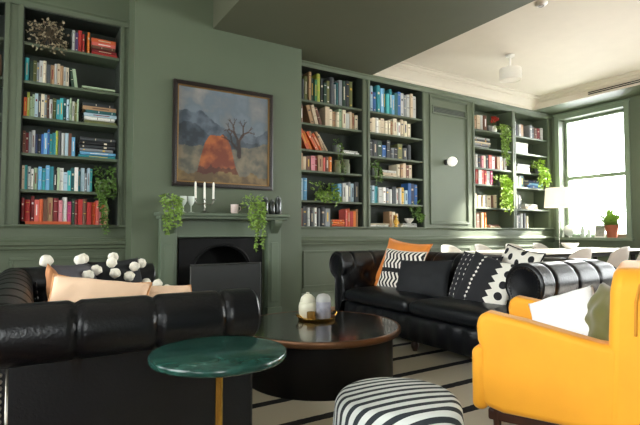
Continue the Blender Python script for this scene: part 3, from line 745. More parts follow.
# ------------------------------------------------------------------ chesterfield sofas
def chesterfield(label, loc, rz, L, D, Ht, rr, ncush, pleat=.25):
    """front towards local +x; L along y, D along x"""
    t = thing('chesterfield_sofa', label, 'sofa', loc, rz)
    T = 2*rr+.01; zc = Ht-rr
    # profile (d outward from the inner line, z), dense enough for buttons
    prof = []
    for i in range(15): prof.append((.012*math.sin(PI*i/15), .30+(zc-.30)*i/15, 0))
    for i in range(22):
        a = PI-(PI+R(62))*i/21; prof.append((rr+.004+rr*math.cos(a), zc+rr*math.sin(a), 1))
    od = rr*1.28
    for i in range(7): z = zc-rr*.98-(zc-rr*.98-.09)*i/6; prof.append((od, z, 2))
    cen = Vector((rr, zc))
    bl = -D/2+T; aL = -L/2+T; aR = L/2-T; F = D/2     # inner lines: back x=bl ; arms y=aL / aR
    def disp(s, j):
        d, z, k_ = prof[j]
        g = abs((s/pleat+.5) % 1-.5)*pleat
        if k_ == 1: return -.014*math.exp(-(g/.011)**2)
        if k_ == 0:
            row = .115; best = 9
            for q in range(4):
                zz_ = .62-.0+row*(-q)+(zc-.60); off = 0 if q % 2 == 0 else .5
                gg = abs(((s/pleat+.5+off) % 1)-.5)*pleat
                best = min(best, math.hypot(gg, z-zz_))
            dd = .022*math.exp(-(best/.03)**2)
            # diamond folds between buttons
            u1 = (s/pleat + (z-zc)/(2*row)) % 1; u2 = (s/pleat-(z-zc)/(2*row)) % 1
            fold = min(abs(u1-.5 if False else min(u1, 1-u1)), min(u2, 1-u2))*pleat
            return -dd-.01*math.exp(-(fold/.012)**2)
        return 0
    def nrm(j):
        a = prof[max(0, j-1)]; c_ = prof[min(len(prof)-1, j+1)]
        tx, tz = c_[0]-a[0], c_[1]-a[1]; l_ = math.hypot(tx, tz) or 1
        return (-tz/l_, tx/l_)
    NP = len(prof)-1
    def P(j, s):
        d, z, _ = prof[j]; n_ = nrm(j); q = disp(s, j)
        return d+n_[0]*q, z+n_[1]*q
    def arm(sg):
        y_in = aL if sg < 0 else aR
        def fn(u, v):
            j = round(v*NP); d0 = prof[j][0]
            x_end = bl-d0; x = F+(x_end-F)*u
            s = F-x-.13
            d, z = P(j, s)
            return (x, y_in+sg*d, z)
        m = MB().grid(fn, int(D/.011), NP)
        # front scroll face: bevelled edge, then inset panel
        k0 = len(m.v); pr = [P(j, 99.06) for j in range(NP+1)]
        ring_ = [(q[0], q[1]) for q in pr]
        def inset(a):
            out = []
            for j in range(NP+1):
                n_ = nrm(j); out.append((ring_[j][0]-n_[0]*a, ring_[j][1]-n_[1]*a))
            out[0] = (max(out[0][0], a), ring_[0][1]); return out
        lay = [(ring_, 0), (inset(.006), .010), (inset(.02), .014), (inset(.028), .006)]
        for pts, dx in lay:
            for d, z in pts: m.v.append(Vector((F+dx, y_in+sg*d, z)))
        W_ = NP+1
        for q in range(len(lay)-1):
            for j in range(NP): m.f.append((k0+q*W_+j, k0+q*W_+j+1, k0+(q+1)*W_+j+1, k0+(q+1)*W_+j)); m.m.append(0)
        m.f.append(tuple(k0+(len(lay)-1)*W_+j for j in range(W_))); m.m.append(0)
        o = m.build('arm', LEATHER, t, smooth=50)
        nl = MB(); pts = inset(.034); acc = 0; last = None
        for j in range(NP):
            a, c_ = pts[j], pts[j+1]; ln = math.hypot(c_[0]-a[0], c_[1]-a[1]); q = 0
            while acc+ (ln-q) >= .02:
                q += .02-acc; acc = 0
                nl.ball((F+.009, y_in+sg*(a[0]+(c_[0]-a[0])*q/ln), a[1]+(c_[1]-a[1])*q/ln), .0075, 8, (.6,1,1))
            acc += ln-q
        nl.build('nailhead_trim', mat('nail_dark', '#2c2a28', .35, metal=.8), o, smooth=180)
        # nailheads down the rear edge of the outside panel
        nl = MB(); z = .13
        while z < zc-rr*1.0:
            nl.ball((bl-od+.03, y_in+sg*(od+.002), z), .0085, 8, (1,.6,1)); z += .021
        nl.tube([(bl-od+.05, y_in+sg*(od+.0), .1), (bl-od+.05, y_in+sg*(od+.0), zc-rr)], .005, 6)
        nl.build('rear_nailhead_trim', NAIL, o, smooth=180)
    arm(-1); arm(1)
    def fb(u, v):
        j = round(v*NP); d0 = prof[j][0]
        y0, y1 = aL-d0, aR+d0; y = y0+(y1-y0)*u
        d, z = P(j, y+pleat/2)
        return (bl-d, y, z)
    bt = MB().grid(fb, int(L/.012), NP)
    row = .115
    for q in range(3):
        zz_ = zc+.02-row*q; off = 0 if q % 2 == 0 else .5
        k_ = -12
        while k_ < 13:
            y = (k_+off)*pleat-pleat/2; k_ += 1
            if aL+.03 < y < aR-.03 and zz_ > .42: bt.ball((bl+.010, y, zz_), .011, 10, (.5,1,1))
    bt.build('backrest', LEATHER, t, smooth=50)
    # base rail and seat deck
    m = MB().box(bl-od+.01, F-.0, aL-.01, aR+.01, .09, .30); m.build('seat_base', LEATHER, t, bevel=.02, seg=3, smooth=40)
    def fr_(u, v):      # ribbed front rail
        y = aL+.012+(aR-aL-.024)*u; a = -.5*PI+PI*v
        return (F+.02*math.cos(a)+(.0035*math.sin(y*42) if 0 < v < 1 else 0), y, .195+.1*math.sin(a))
    MB().grid(fr_, 160, 10).build('front_rail', LEATHER, t, smooth=60)
    cl = (aR-aL)/ncush
    for i in range(ncush):
        y0 = aL+cl*i+.004; y1 = y0+cl-.008; x0 = bl+.016; x1 = F+.035; z0, z1 = .301, .425
        def fc(u, v, y0=y0, y1=y1):
            # closed rounded slab, crowned on top
            a = 2*PI*u; e = .12
            cx_, cy_ = math.cos(a), math.sin(a)
            sx_ = math.copysign(abs(cx_)**e, cx_); sy_ = math.copysign(abs(cy_)**e, cy_)
            b_ = -PI/2+PI*v; cb = math.cos(b_)**.35 if math.cos(b_) > 1e-6 else 0; sb = math.copysign(abs(math.sin(b_))**.5, math.sin(b_))
            x = (x0+x1)/2+(x1-x0)/2*sx_*cb; y = (y0+y1)/2+(y1-y0)/2*sy_*cb
            q = (1-((x-(x0+x1)/2)/((x1-x0)/2))**2)*(1-((y-(y0+y1)/2)/((y1-y0)/2))**2)
            z = (z0+z1)/2+(z1-z0)/2*sb+(max(0, q)**.5*.035 if b_ > 0 else 0)
            z += .004*noise.noise(Vector((x*9, y*9, i))) if b_ > 0 else 0
            return (x, y, z)
        MB().grid(fc, 72, 26, cu=True).build('seat_cushion', LEATHER2, t, smooth=60)
    ft = [(.001,0),(.018,0),(.02,.012),(.03,.03),(.033,.055),(.024,.075),(.034,.085),(.034,.092),(.0,.092)]
    for x in (F-.06, bl-od+.06):
        for y in (-L/2+.1, 0, L/2-.1):
            MB().lathe(ft, 20, (x, y, 0)).build('leg', DWOOD, t, smooth=50)
    return t
chesterfield('black leather chesterfield sofa on the left with pom pom cushions', (.305, 2.79, .013), 0, 2.08, .98, .75, .102, 2, .262)
chesterfield('long black leather chesterfield sofa on the right with orange cushion', (3.15, 2.95, .013), PI, 2.44, .92, .79, .14, 2, .255)

# ------------------------------------------------------------------ cushions
def pillow_mb(w_, h_, th, seed=0, pinch=.07, n_=26, wr=.008):
    m = MB()
    def side(sg):
        def fn(u, v):
            a, b_ = 2*u-1, 2*v-1
            x = a*w_/2*(1-pinch*(1-b_*b_)*abs(a)**3) ; y = b_*h_/2*(1-pinch*(1-a*a)*abs(b_)**3)
            q = max(0, (1-a*a))**.42*max(0, (1-b_*b_))**.42
            z = sg*(th/2*q + wr*noise.noise(Vector((a*2.2+seed*3.1, b_*2.2, sg*2+seed)))*q*2)
            return (x, y, z)
        return fn
    m.grid(side(1), n_, n_); k = len(m.v); m.grid(lambda u, v: side(-1)(1-u, v), n_, n_)
    return m
def weld(o):
    bm = bmesh.new(); bm.from_mesh(o.data); bmesh.ops.remove_doubles(bm, verts=bm.verts, dist=1e-4); bmesh.ops.recalc_face_normals(bm, faces=bm.faces); bm.to_mesh(o.data); bm.free()
def cushion(label, m, loc, face, up, w_=.5, h_=.5, th=.16, seed=0, roll=0., pinch=.07, wr=.008, group=None, cat='cushion'):
    """face: direction the front looks to; up: approximate up of the cushion"""
    f_ = Vector(face).normalized(); u_ = Vector(up); u_ = (u_-f_*u_.dot(f_)).normalized(); r_ = u_.cross(f_)
    M = Matrix((r_, u_, f_)).transposed().to_4x4() @ Matrix.Rotation(roll, 4, 'Z')
    t = thing('cushion', label, cat, loc, group=group, rot=M.to_euler())
    o = pillow_mb(w_, h_, th, seed, pinch, wr=wr).build('cover', m, t, smooth=180); weld(o)
    # piping round the seam
    pts = []
    def edge(a, b_): return (a*w_/2*(1-pinch*(1-b_*b_)), b_*h_/2*(1-pinch*(1-a*a)), 0)
    K = 12
    for i in range(K): pts.append(edge(-1+2*i/K, -1))
    for i in range(K): pts.append(edge(1, -1+2*i/K))
    for i in range(K): pts.append(edge(1-2*i/K, 1))
    for i in range(K): pts.append(edge(-1, 1-2*i/K))
    pts.append(pts[0])
    return t, pts
ORANGE = mat('orange_velvet', '#e0842a', .75, var=.12, vscale=7, sheen=.3)
PEACH = mat('peach_cotton', '#e0bfa0', .85, var=.06, vscale=5)
BLACKV = mat('black_velvet', '#141619', .8, var=.2)
DGREYV = mat('slate_velvet', '#4a484e', .8, var=.15)
WHITEF = mat('white_linen', '#fdfdfd', .9, var=.04, vscale=5)
OLIVEV = mat('olive_velvet', '#64622f', .65, var=.25, vscale=6, sheen=.4)
POMW = mat('pompom_wool', '#e8e2d2', .95, bump=.6, bscale=70)

def pattern_mat(name, build):
    m = bpy.data.materials.new(name); m.use_nodes = True; nt_ = m.node_tree; b_ = nt_.nodes['Principled BSDF']; b_.inputs['Roughness'].default_value = .9
    tc_ = nt_.nodes.new('ShaderNodeTexCoord'); sp_ = nt_.nodes.new('ShaderNodeSeparateXYZ'); nt_.links.new(tc_.outputs['Object'], sp_.inputs[0])
    def M(op, a, b2=None, c2=None):
        n_ = nt_.nodes.new('ShaderNodeMath'); n_.operation = op
        for i, q in enumerate((a, b2, c2)):
            if q is None: continue
            if isinstance(q, (int, float)): n_.inputs[i].default_value = q
            else: nt_.links.new(q, n_.inputs[i])
        return n_.outputs[0]
    fac, ca_, cb_ = build(M, sp_.outputs['X'], sp_.outputs['Y'])
    mx_ = nt_.nodes.new('ShaderNodeMix'); mx_.data_type = 'RGBA'; nt_.links.new(fac, mx_.inputs['Factor'])
    mx_.inputs['A'].default_value = lin(ca_); mx_.inputs['B'].default_value = lin(cb_); nt_.links.new(mx_.outputs['Result'], b_.inputs['Base Color'])
    return m
def pm_chev(M, X, Y):
    # bands of small slanted black dashes on cream, parted by a plain dark stripe
    zig = M('PINGPONG', Y, .05); f_ = M('FRACT', M('DIVIDE', M('ADD', X, M('MULTIPLY', zig, .55)), .046))
    d = M('LESS_THAN', f_, .5)
    band = M('LESS_THAN', M('ABSOLUTE', M('SUBTRACT', Y, -.02)), .022)
    return M('MAXIMUM', d, band), '#ece7da', '#1a1a1c'
CHEV = pattern_mat('monochrome_chevron', pm_chev)
def pm_saw(M, X, Y):
    # charcoal half with a row of pale diamonds, saw toothed border, pale half with black spots
    tooth = M('MULTIPLY', M('PINGPONG', Y, .03), 1.5)
    pale = M('GREATER_THAN', M('SUBTRACT', X, tooth), .05)
    dia = M('LESS_THAN', M('ADD', M('ABSOLUTE', M('SUBTRACT', X, -.1)), M('ABSOLUTE', M('SUBTRACT', M('PINGPONG', Y, .035), .0175))), .013)
    dx = M('SUBTRACT', X, .16); dy = M('SUBTRACT', M('PINGPONG', M('ADD', Y, .02), .09), .045)
    spot = M('LESS_THAN', M('SQRT', M('ADD', M('MULTIPLY', dx, dx), M('MULTIPLY', dy, dy))), .03)
    p = M('MAXIMUM', M('MULTIPLY', pale, M('SUBTRACT', 1, spot)), dia)
    return p, '#1d1d20', '#e4e0d4'
SAW = pattern_mat('monochrome_sawtooth', pm_saw)
def pm_dash(M, X, Y):
    a = M('LESS_THAN', M('FRACT', M('DIVIDE', X, .06)), .16); b_ = M('LESS_THAN', M('FRACT', M('DIVIDE', Y, .045)), .4)
    return M('MULTIPLY', a, b_), '#202024', '#cfccc4'
DASH = pattern_mat('monochrome_dashes', pm_dash)

# right sofa
FACE = (-.9, -.12, .42)
def on_right(label, m, y, z, x, w_, h_, th, seed, roll=0., face=FACE, pinch=.07, wr=.008):
    return cushion(label, m, (x, y, z), face, (0,0,1), w_, h_, th, seed, roll, pinch, wr)
t, p = on_right('orange cushion at the far end of the right sofa', ORANGE, 3.64, .68, 3.22, .58, .5, .15, 1, R(-6), pinch=.12)
MB().tube([(a*1.005, b_*1.005, c_) for a, b_, c_ in p], .006, 6).build('piping', ORANGE, t)
t, p = on_right('orange cushion corner peeping out low beside the far arm of the right sofa', ORANGE, 3.82, .52, 3.16, .3, .2, .1, 2, R(10))
t, p = on_right('black and cream chevron cushion in front of the orange cushion', CHEV, 3.49, .625, 3.08, .48, .42, .13, 3, R(-3), face=(-.9,-.2,.36))
MB().tube(p, .005, 6).build('piping', mat('cream_piping', '#ddd6c6', .9), t)
t, p = on_right('plain black velvet cushion in the middle of the right sofa', BLACKV, 3.13, .58, 3.02, .54, .36, .15, 4, R(2), face=(-.9,-.25,.4))
t, p = on_right('charcoal cushion with rows of pale dashes on the right sofa', DASH, 2.66, .61, 3.14, .44, .46, .14, 5, R(-4), face=(-.9,.05,.4))
t, p = on_right('monochrome cushion with sawtooth border and black spots on right sofa', SAW, 2.43, .60, 3.02, .46, .44, .13, 6, R(-14), face=(-.9,-.1,.4))
def pm_spot(M, X, Y):
    dx = M('SUBTRACT', M('PINGPONG', X, .11), .055); dy = M('SUBTRACT', M('PINGPONG', M('ADD', M('ADD', Y, .03), M('MULTIPLY', X, .35)), .1), .05)
    s_ = M('LESS_THAN', M('SQRT', M('ADD', M('MULTIPLY', dx, dx), M('MULTIPLY', dy, dy))), .028)
    return s_, '#e9e4d8', '#17171a'
SPOT = pattern_mat('spotted_wool', pm_spot)
t, p = on_right('cream cushion with black spots in the near corner of the right sofa', SPOT, 2.37, .65, 3.25, .46, .48, .14, 7, R(-8), face=(-.85,.25,.4))
MB().tube(p, .006, 6).build('piping', mat('black_piping', '#18181a', .95), t)

# left sofa: peach cushions by the near arm, pom pom cushions deeper in
t, p = cushion('large peach cushion leaning on the near arm of the left sofa', PEACH, (.245, 2.26, .635), (-.12, -.75, .66), (.12, .5, .8), .42, .40, .15, 11, R(-7), pinch=.1)
MB().tube(p, .005, 6).build('piping', mat('peach_piping', '#c9925f', .8), t)
t, p = cushion('smaller peach cushion lying near the front of the left sofa', PEACH, (.53, 2.30, .63), (.1, -.6, .8), (.1, .7, .5), .40, .34, .12, 12, R(9), pinch=.12)
MB().tube(p, .005, 6).build('piping', mat('peach_piping', '#c9925f', .8), t)
t, p = cushion('tan cushion seen edge on against the back of the left sofa', mat('tan_velvet', '#a86f42', .8, var=.1), (.13, 2.80, .645), (1, .02, .22), (0,0,1), .26, .38, .07, 13, R(2))
def pom_cushion(label, m, loc, face, up, w_, h_, th, seed, idx, roll=0., r_=.033, face_poms=()):
    t, p = cushion(label, m, loc, face, up, w_, h_, th, seed, roll)
    for i in idx:
        q = Vector(p[i]); q = q*(1+.03/q.length)
        MB().ball(q, r_, 18, jit=.25).build('pompom', POMW, t, smooth=180)
    for a, b_ in face_poms:      # pom poms hanging on the front
        q = max(0, 1-a*a)**.42*max(0, 1-b_*b_)**.42
        MB().ball((a*w_/2, b_*h_/2, th/2*q+.02), r_, 18, jit=.25).build('pompom', POMW, t, smooth=180)
    return t
pom_cushion('black cushion edged with cream pom poms on the left sofa', BLACKV, (.51, 3.34, .64), (.25, -.85, .35), (0,.2,1), .34, .38, .15, 14, [14, 18, 22, 30, 36], R(6), face_poms=((-.3,.78),(-.3,.38),(.2,.2),(.55,.55)))
pom_cushion('slate grey cushion with cream pom poms beside the black one', DGREYV, (.27, 3.18, .625), (.8, -.5, .35), (0,.2,1), .42, .40, .15, 15, [36, 27], R(8), face_poms=((-.1,.45),(.62,.6)))
pom_cushion('small black and cream pom pom cushion near the sofa front', BLACKV, (.62, 3.0, .53), (.2, -.85, .5), (0,.3,1), .3, .26, .12, 16, [22, 26, 30, 34], R(10), .03)

# ------------------------------------------------------------------ coffee table with tray
t = thing('coffee_table', 'round dark wood drum coffee table with bronze edge', 'coffee table', (1.72, 2.80, .013))
CT = .352
MB().lathe([(.001,0),(.50,0),(.505,.01),(.505,CT-.045),(.0,CT-.045)], 72).build('drum_base', BLACKWOOD, t, smooth=40)
MB().lathe([(.0,CT-.045),(.535,CT-.045),(.553,CT-.04),(.56,CT-.03),(.56,CT-.006),(.556,CT-.001),(.545,CT),(.545,CT-.003),(.54,CT-.003)], 96, caps=False).build('rim', BRONZE, t, smooth=40)
TOPM = mat('table_top_lacquer', '#161412', .16, spec=.6, var=.2, coat=.2)
MB().lathe([(.0,CT-.02),(.54,CT-.02),(.54,CT-.002),(.0,CT-.002)], 96, caps=False).build('table_top', TOPM, t, smooth=40)
TZ = .013+CT
t = thing('tray', 'small round brass tray with raised rim on the coffee table', 'tray', (1.80, 2.96, TZ))
MB().lathe([(.001,0),(.13,0),(.135,.004),(.138,.022),(.134,.022),(.131,.008),(.0,.006)], 40).build('dish', BRASS, t, smooth=50)
for s in (-1, 1): MB().tube([(s*.134,-.035,.02),(s*.155,-.03,.04),(s*.16,0,.046),(s*.155,.03,.04),(s*.134,.035,.02)], .005, 8).build('handle', BRASS, t)
t = thing('candle_jar', 'grey marbled candle jar with rounded lid on the tray', 'candle', (1.845, 2.94, TZ+.006))
GM = mat('grey_marble', '#8b8b94', .4, var=.35, vscale=22)
MB().lathe([(.001,0),(.05,0),(.055,.008),(.055,.115),(.052,.12),(.0,.12)], 28).build('jar', GM, t, smooth=40)
MB().lathe([(.0,.121),(.056,.121),(.056,.135),(.05,.155),(.034,.172),(.0,.18)], 28).build('lid', mat('pale_stone', '#a7a7a3', .5, var=.15), t, smooth=50)
t = thing('storage_jar', 'cream stoneware jar with domed lid behind the grey candle jar', 'jar', (1.765, 3.03, TZ+.006))
CREAMC = mat('cream_stoneware', '#dedac2', .45, var=.08)
MB().lathe([(.001,0),(.05,0),(.066,.03),(.068,.08),(.062,.108),(.056,.112),(.0,.112)], 28).build('body', CREAMC, t, smooth=60)
MB().lathe([(.0,.113),(.058,.113),(.058,.12),(.05,.145),(.03,.165),(.012,.172),(.012,.182),(.0,.184)], 28).build('lid', CREAMC, t, smooth=60)
t = thing('tealight_holder', 'small amber glass tealight holder at the front of the tray', 'candle holder', (1.735, 2.93, TZ+.006))
MB().lathe([(.001,0),(.026,0),(.032,.02),(.032,.055),(.029,.055),(.029,.022),(.0,.008)], 20).build('cup', mat('amber_glass', '#7a5a26', .15, spec=.7), t); MB().lathe([(.0,.01),(.02,.01),(.02,.025),(.0,.025)], 16).build('tealight', WAX, t)
t = thing('bead_string', 'short string of brown beads lying on the tray', 'beads', (1.90, 2.93, TZ+.008))
m = MB()
for i in range(14): a = 6.28*i/14; m.ball((.03*math.cos(a), .022*math.sin(a), .009), .0085, 10)
m.build('beads', mat('brown_bead', '#5d3c25', .4), t, smooth=180)

# ------------------------------------------------------------------ marble side table
mm = bpy.data.materials.new('green_marble'); mm.use_nodes = True
nt = mm.node_tree; b = nt.nodes['Principled BSDF']; b.inputs['Roughness'].default_value = .2; tc = nt.nodes.new('ShaderNodeTexCoord')
n1 = nt.nodes.new('ShaderNodeTexNoise'); n1.inputs['Scale'].default_value = 9; n1.inputs['Detail'].default_value = 9; n1.inputs['Distortion'].default_value = 2.2
nt.links.new(tc.outputs['Object'], n1.inputs['Vector'])
rp = nt.nodes.new('ShaderNodeValToRGB'); e = rp.color_ramp.elements
e[0].position = .32; e[0].color = lin('#14332d'); e[1].position = .66; e[1].color = lin('#28524a')
q = e.new(.5); q.color = lin('#1c4138'); q = e.new(.73); q.color = lin('#6d9485'); q = e.new(.78); q.color = lin('#28524a')
nt.links.new(n1.outputs['Fac'], rp.inputs[0]); nt.links.new(rp.outputs[0], b.inputs['Base Color'])
t = thing('side_table', 'round green marble side table on a slim brass stem', 'side table', (.531, 1.48, 0))
HT = .617; rt_ = .217
MB().lathe([(.0,HT-.024),(rt_-.006,HT-.024),(rt_,HT-.018),(rt_,HT-.005),(rt_-.005,HT),(.0,HT)], 72, caps=False).build('marble_top', mm, t, smooth=50)
MB().lathe([(.0,HT-.04),(.05,HT-.04),(.05,HT-.0245),(.0,HT-.0245)], 24, caps=False).build('mounting_plate', BRASS, t)
MB().tube([(0,0,.02),(0,0,HT-.035)], .0125, 18).build('stem', BRASS, t)
MB().lathe([(.001,.001),(.14,.001),(.145,.006),(.145,.016),(.14,.02),(.03,.024),(.0,.024)], 48).build('base_plate', BRASS, t, smooth=40)

# ------------------------------------------------------------------ striped pouf
sm_ = bpy.data.materials.new('striped_ticking'); sm_.use_nodes = True
nt = sm_.node_tree; b = nt.nodes['Principled BSDF']; b.inputs['Roughness'].default_value = .9
at = nt.nodes.new('ShaderNodeAttribute'); at.attribute_name = 'stripe'
fr = nt.nodes.new('ShaderNodeMath'); fr.operation = 'FRACT'; nt.links.new(at.outputs['Fac'], fr.inputs[0])
ls = nt.nodes.new('ShaderNodeMath'); ls.operation = 'LESS_THAN'; ls.inputs[1].default_value = .46; nt.links.new(fr.outputs[0], ls.inputs[0])
mx = nt.nodes.new('ShaderNodeMix'); mx.data_type = 'RGBA'; nt.links.new(ls.outputs[0], mx.inputs['Factor']); mx.inputs['A'].default_value = lin('#d9dcd6'); mx.inputs['B'].default_value = lin('#2c3236')
nt.links.new(mx.outputs['Result'], b.inputs['Base Color'])
PR, PH = .234, .40
t = thing('pouf', 'round pouf covered in black and white striped fabric', 'pouf', (1.178, 1.36, .013), R(-10))
prof = [(.0001, PH)]
for i in range(1, 15): prof.append((PR*.80*i/14, PH-.012*(i/14)**2))
for i in range(1, 13):
    a = PI/2*i/12; prof.append((PR*.80+PR*.2*math.sin(a), PH-.012-.055*(1-math.cos(a))))
for i in range(1, 16): prof.append((PR+.012*math.sin(PI*i/16), PH-.067-(PH-.09)*i/15))
prof.append((PR*.9, .012)); prof.append((.0001, .012))
NA = 96
m = MB().grid(lambda u, v: (prof[round(v*(len(prof)-1))][0]*math.cos(2*PI*u), prof[round(v*(len(prof)-1))][0]*math.sin(2*PI*u), prof[round(v*(len(prof)-1))][1]), NA, len(prof)-1, cu=True)
o = m.build('cover', sm_, t, smooth=60)
arc = [0]
for i in range(1, len(prof)): arc.append(arc[-1]+math.hypot(prof[i][0]-prof[i-1][0], prof[i][1]-prof[i-1][1]))
av = o.data.attributes.new('stripe', 'FLOAT', 'POINT')
NPf = len(prof)
for i in range(NA):
    for j in range(NPf):
        av.data[i*NPf+j].value = (arc[j]*math.sin(2*PI*i/NA)+2)/.044
MB().lathe([(.0,0),(PR*.85,0),(PR*.85,.0125),(.0,.0125)], 40, caps=False).build('base', BLACKWOOD, t)

# ------------------------------------------------------------------ yellow armchair
YV = mat('yellow_velvet', '#f0a41c', .7, var=.06, vscale=4, sheen=.15, bump=.05, bscale=150)
AW = .80                 # width; local front = +y, left arm outer face at x=-AW/2
ca_rz = R(24)
t = thing('armchair', 'mustard yellow velvet armchair in the right foreground', 'armchair', (2.396, 1.349, .013), ca_rz)
def rbox(name, x0, x1, y0, y1, z0, z1, r_, parent=t, m=YV, seg=5, shear=None):
    mb = MB().box(x0, x1, y0, y1, z0, z1)
    if shear: shear(mb)
    return mb.build(name, m, parent, bevel=r_, seg=seg, smooth=60)
def arm_prof(sg):
    # side outline (y, z): rounded arm front, top falling gently to the back
    pts = [(-.36,.13),(.30,.13),(.385,.15),(.405,.2),(.41,.30),(.40,.42),(.415,.46),(.42,.53),(.41,.58),(.37,.598),(.2,.572),(-.0,.53),(-.1,.51),(-.30,.50),(-.36,.498)]
    xo = sg*AW/2; xi = sg*(AW/2-.13)
    m = MB(); k = len(pts)
    for x in (xo, xi):
        for y, z in pts: m.v.append(Vector((x, y, z)))
    for i in range(k): m.f.append((i, (i+1) % k, k+(i+1) % k, k+i)); m.m.append(0)
    m.f.append(tuple(range(k))); m.m.append(0); m.f.append(tuple(range(2*k-1, k-1, -1))); m.m.append(0)
    return m.build('arm', YV, t, bevel=.03, seg=5, smooth=60)
for sg in (-1, 1): arm_prof(sg)
rbox('seat_base', -AW/2+.131, AW/2-.131, -.30, .36, .13, .30, .02)
rbox('front_border', -AW/2-.004, AW/2+.004, .37, .445, .125, .43, .036)
rbox('seat_cushion', -AW/2+.135, AW/2-.135, -.15, .39, .302, .39, .04)
def lean(mb):
    for i, v in enumerate(mb.v):
        mb.v[i] = Vector((v.x, v.y-.16*max(0, v.z-.45), v.z))
bm_ = MB()
def backfn(u, v):
    # rounded-top winged back as a closed slab: u round the outline, v across thickness
    return None
# outline in (x,z) with rounded top corners, extruded in y
out = []
bx = AW/2+.005
for i in range(13):
    a = PI-PI/2*i/12; out.append((-bx+.10+.10*math.cos(a), .735+.10*math.sin(a)))
for i in range(13):
    a = PI/2-PI/2*i/12; out.append((bx-.10+.10*math.cos(a), .735+.10*math.sin(a)))
out = [(-bx, .13)]+out+[(bx, .13)]
k = len(out); m = MB()
ys = (-.115, -.36)
for y in ys:
    for x, z in out: m.v.append(Vector((x, y-.12*max(0, z-.5), z)))
for i in range(k): m.f.append((i, (i+1) % k, k+(i+1) % k, k+i)); m.m.append(0)
m.f.append(tuple(range(k))); m.m.append(0); m.f.append(tuple(range(2*k-1, k-1, -1))); m.m.append(0)
MB().box(-AW/2+.05, AW/2-.05, -.30, .38, .075, .1295).build('plinth', DWOOD, t, bevel=.01, smooth=0)
bk = m.build('backrest', YV, t, bevel=.04, seg=5, smooth=60)
# wing side panel seam on the outside of the back
pts = []
for (y, z) in ((-.20,.58),(-.205,.72),(-.22,.79),(-.26,.82),(-.33,.82),(-.355,.78),(-.35,.70),(-.335,.58)): pts.append((y, z))
for sg in (-1, 1):
    MB().tube([(sg*(bx+.001), y-.03, z-.02) for y, z in pts], .006, 8).build('seam_piping', mat('yellow_piping', '#c9851d', .7), bk)
for x in (-AW/2+.07, AW/2-.07):
    for y in (-.28, .34):
        MB().lathe([(.001,0),(.014,0),(.024,.13),(.0,.131)], 16, (x, y, 0)).build('leg', DWOOD, t, smooth=50)
c_, s_ = math.cos(ca_rz), math.sin(ca_rz)
def ad(x, y, z): return (x*c_-y*s_, x*s_+y*c_, z)
cushion('white linen cushion on the yellow armchair', WHITEF, (2.365, 1.41, .505), ad(-.75, .3, .55), ad(.0, -.75, .66), .42, .35, .16, 21, R(-18))
cushion('olive green velvet cushion behind the white one on the armchair', OLIVEV, (2.36, 1.20, .555), ad(-.5, .75, .3), (0,0,1), .36, .36, .15, 22, R(-8), wr=.012)

# ------------------------------------------------------------------ dining end by the window
TABW = mat('table_white', '#e4ded2', .35)
t = thing('dining_table', 'long dining table with a pale top behind the right sofa', 'dining table', (6.3, 3.85, 0))
MB().box(-1.65, 1.65, -.4, .4, .722, .75).build('table_top', TABW, t, bevel=.006, smooth=0)
MB().box(-1.55, 1.55, -.33, .33, .66, .7215).build('apron', BLACKWOOD, t, bevel=.004, smooth=0)
for x in (-1.45, 1.45):
    for y in (-.28, .28): MB().lathe([(.001,0),(.025,0),(.035,.66),(.0,.66)], 16, (x,y,0)).build('leg', BLACKWOOD, t)
SHELL = mat('shell_grey', '#cfc9be', .45, var=.03)
def shell_chair(label, loc, rz, group):
    t = thing('dining_chair', label, 'chair', loc, rz, group)
    # front towards local +y
    def fn(u, v):
        a = (u-.5)*2
        if v < .5:
            q = v/.5; y = .22-.40*q; z = .44-.02*math.sin(PI*q)+.05*abs(a)**2.5*q
            w_ = .23*(1-.12*(1-q)**3); x = a*w_*(1-.0*q)
        else:
            q = (v-.5)/.5; y = -.18-.10*q-.02*math.sin(PI*q)+.15*(abs(a)**2)*(1-.2*q); z = .44+.05*abs(a)**2.5*(1-q)+.38*q-.09*abs(a)**3*q
            w_ = .23*(1-.14*q*q); x = a*w_
        return (x, y, z)
    o = MB().grid(fn, 20, 28).build('shell', SHELL, t, smooth=180)
    md = o.modifiers.new('s', 'SOLIDIFY'); md.thickness = .012; md.offset = 0
    for sx in (-1, 1):
        for sy in (-1, 1):
            MB().tube([(sx*.13, sy*.12, .43), (sx*.21, sy*.2, .0)], [.013,.009], 10).build('leg', mat('chair_leg_wood', '#8a6848', .5), t)
    return t
ch = shell_chair('pale shell chair on near side of dining table, closest to right sofa', (5.5, 3.27, 0), 0, 'dining chairs')
for (x, y, rz, lb) in ((6.3, 3.24, R(4), 'pale shell chair on near side of dining table, second from right sofa'),
                       (6.95, 3.16, R(-6), 'pale shell chair on near side of dining table, nearest the window'),
                       (5.05, 4.5, PI, 'pale shell chair on wall side of dining table, at its left end'),
                       (5.75, 4.5, PI+R(5), 'pale shell chair on wall side of dining table, second from its left end'),
                       (6.45, 4.5, PI-R(4), 'pale shell chair on wall side of dining table, third from its left end'),
                       (7.15, 4.5, PI, 'pale shell chair on wall side of dining table, nearest the window')):
    copy_thing(ch, (x, y, 0), (0, 0, rz), lb)
t = thing('serving_bowl', 'white serving bowl on the dining table', 'bowl', (6.75, 3.95, .75))
MB().lathe([(.001,0),(.05,0),(.055,.012),(.1,.05),(.12,.09),(.115,.09),(.09,.05),(.0,.02)], 28).build('bowl', WHITECER, t, smooth=60)
MB().lathe([(.05,0),(.062,0),(.062,.008),(.05,.008)], 28, caps=False).build('foot_ring', WHITECER, t)

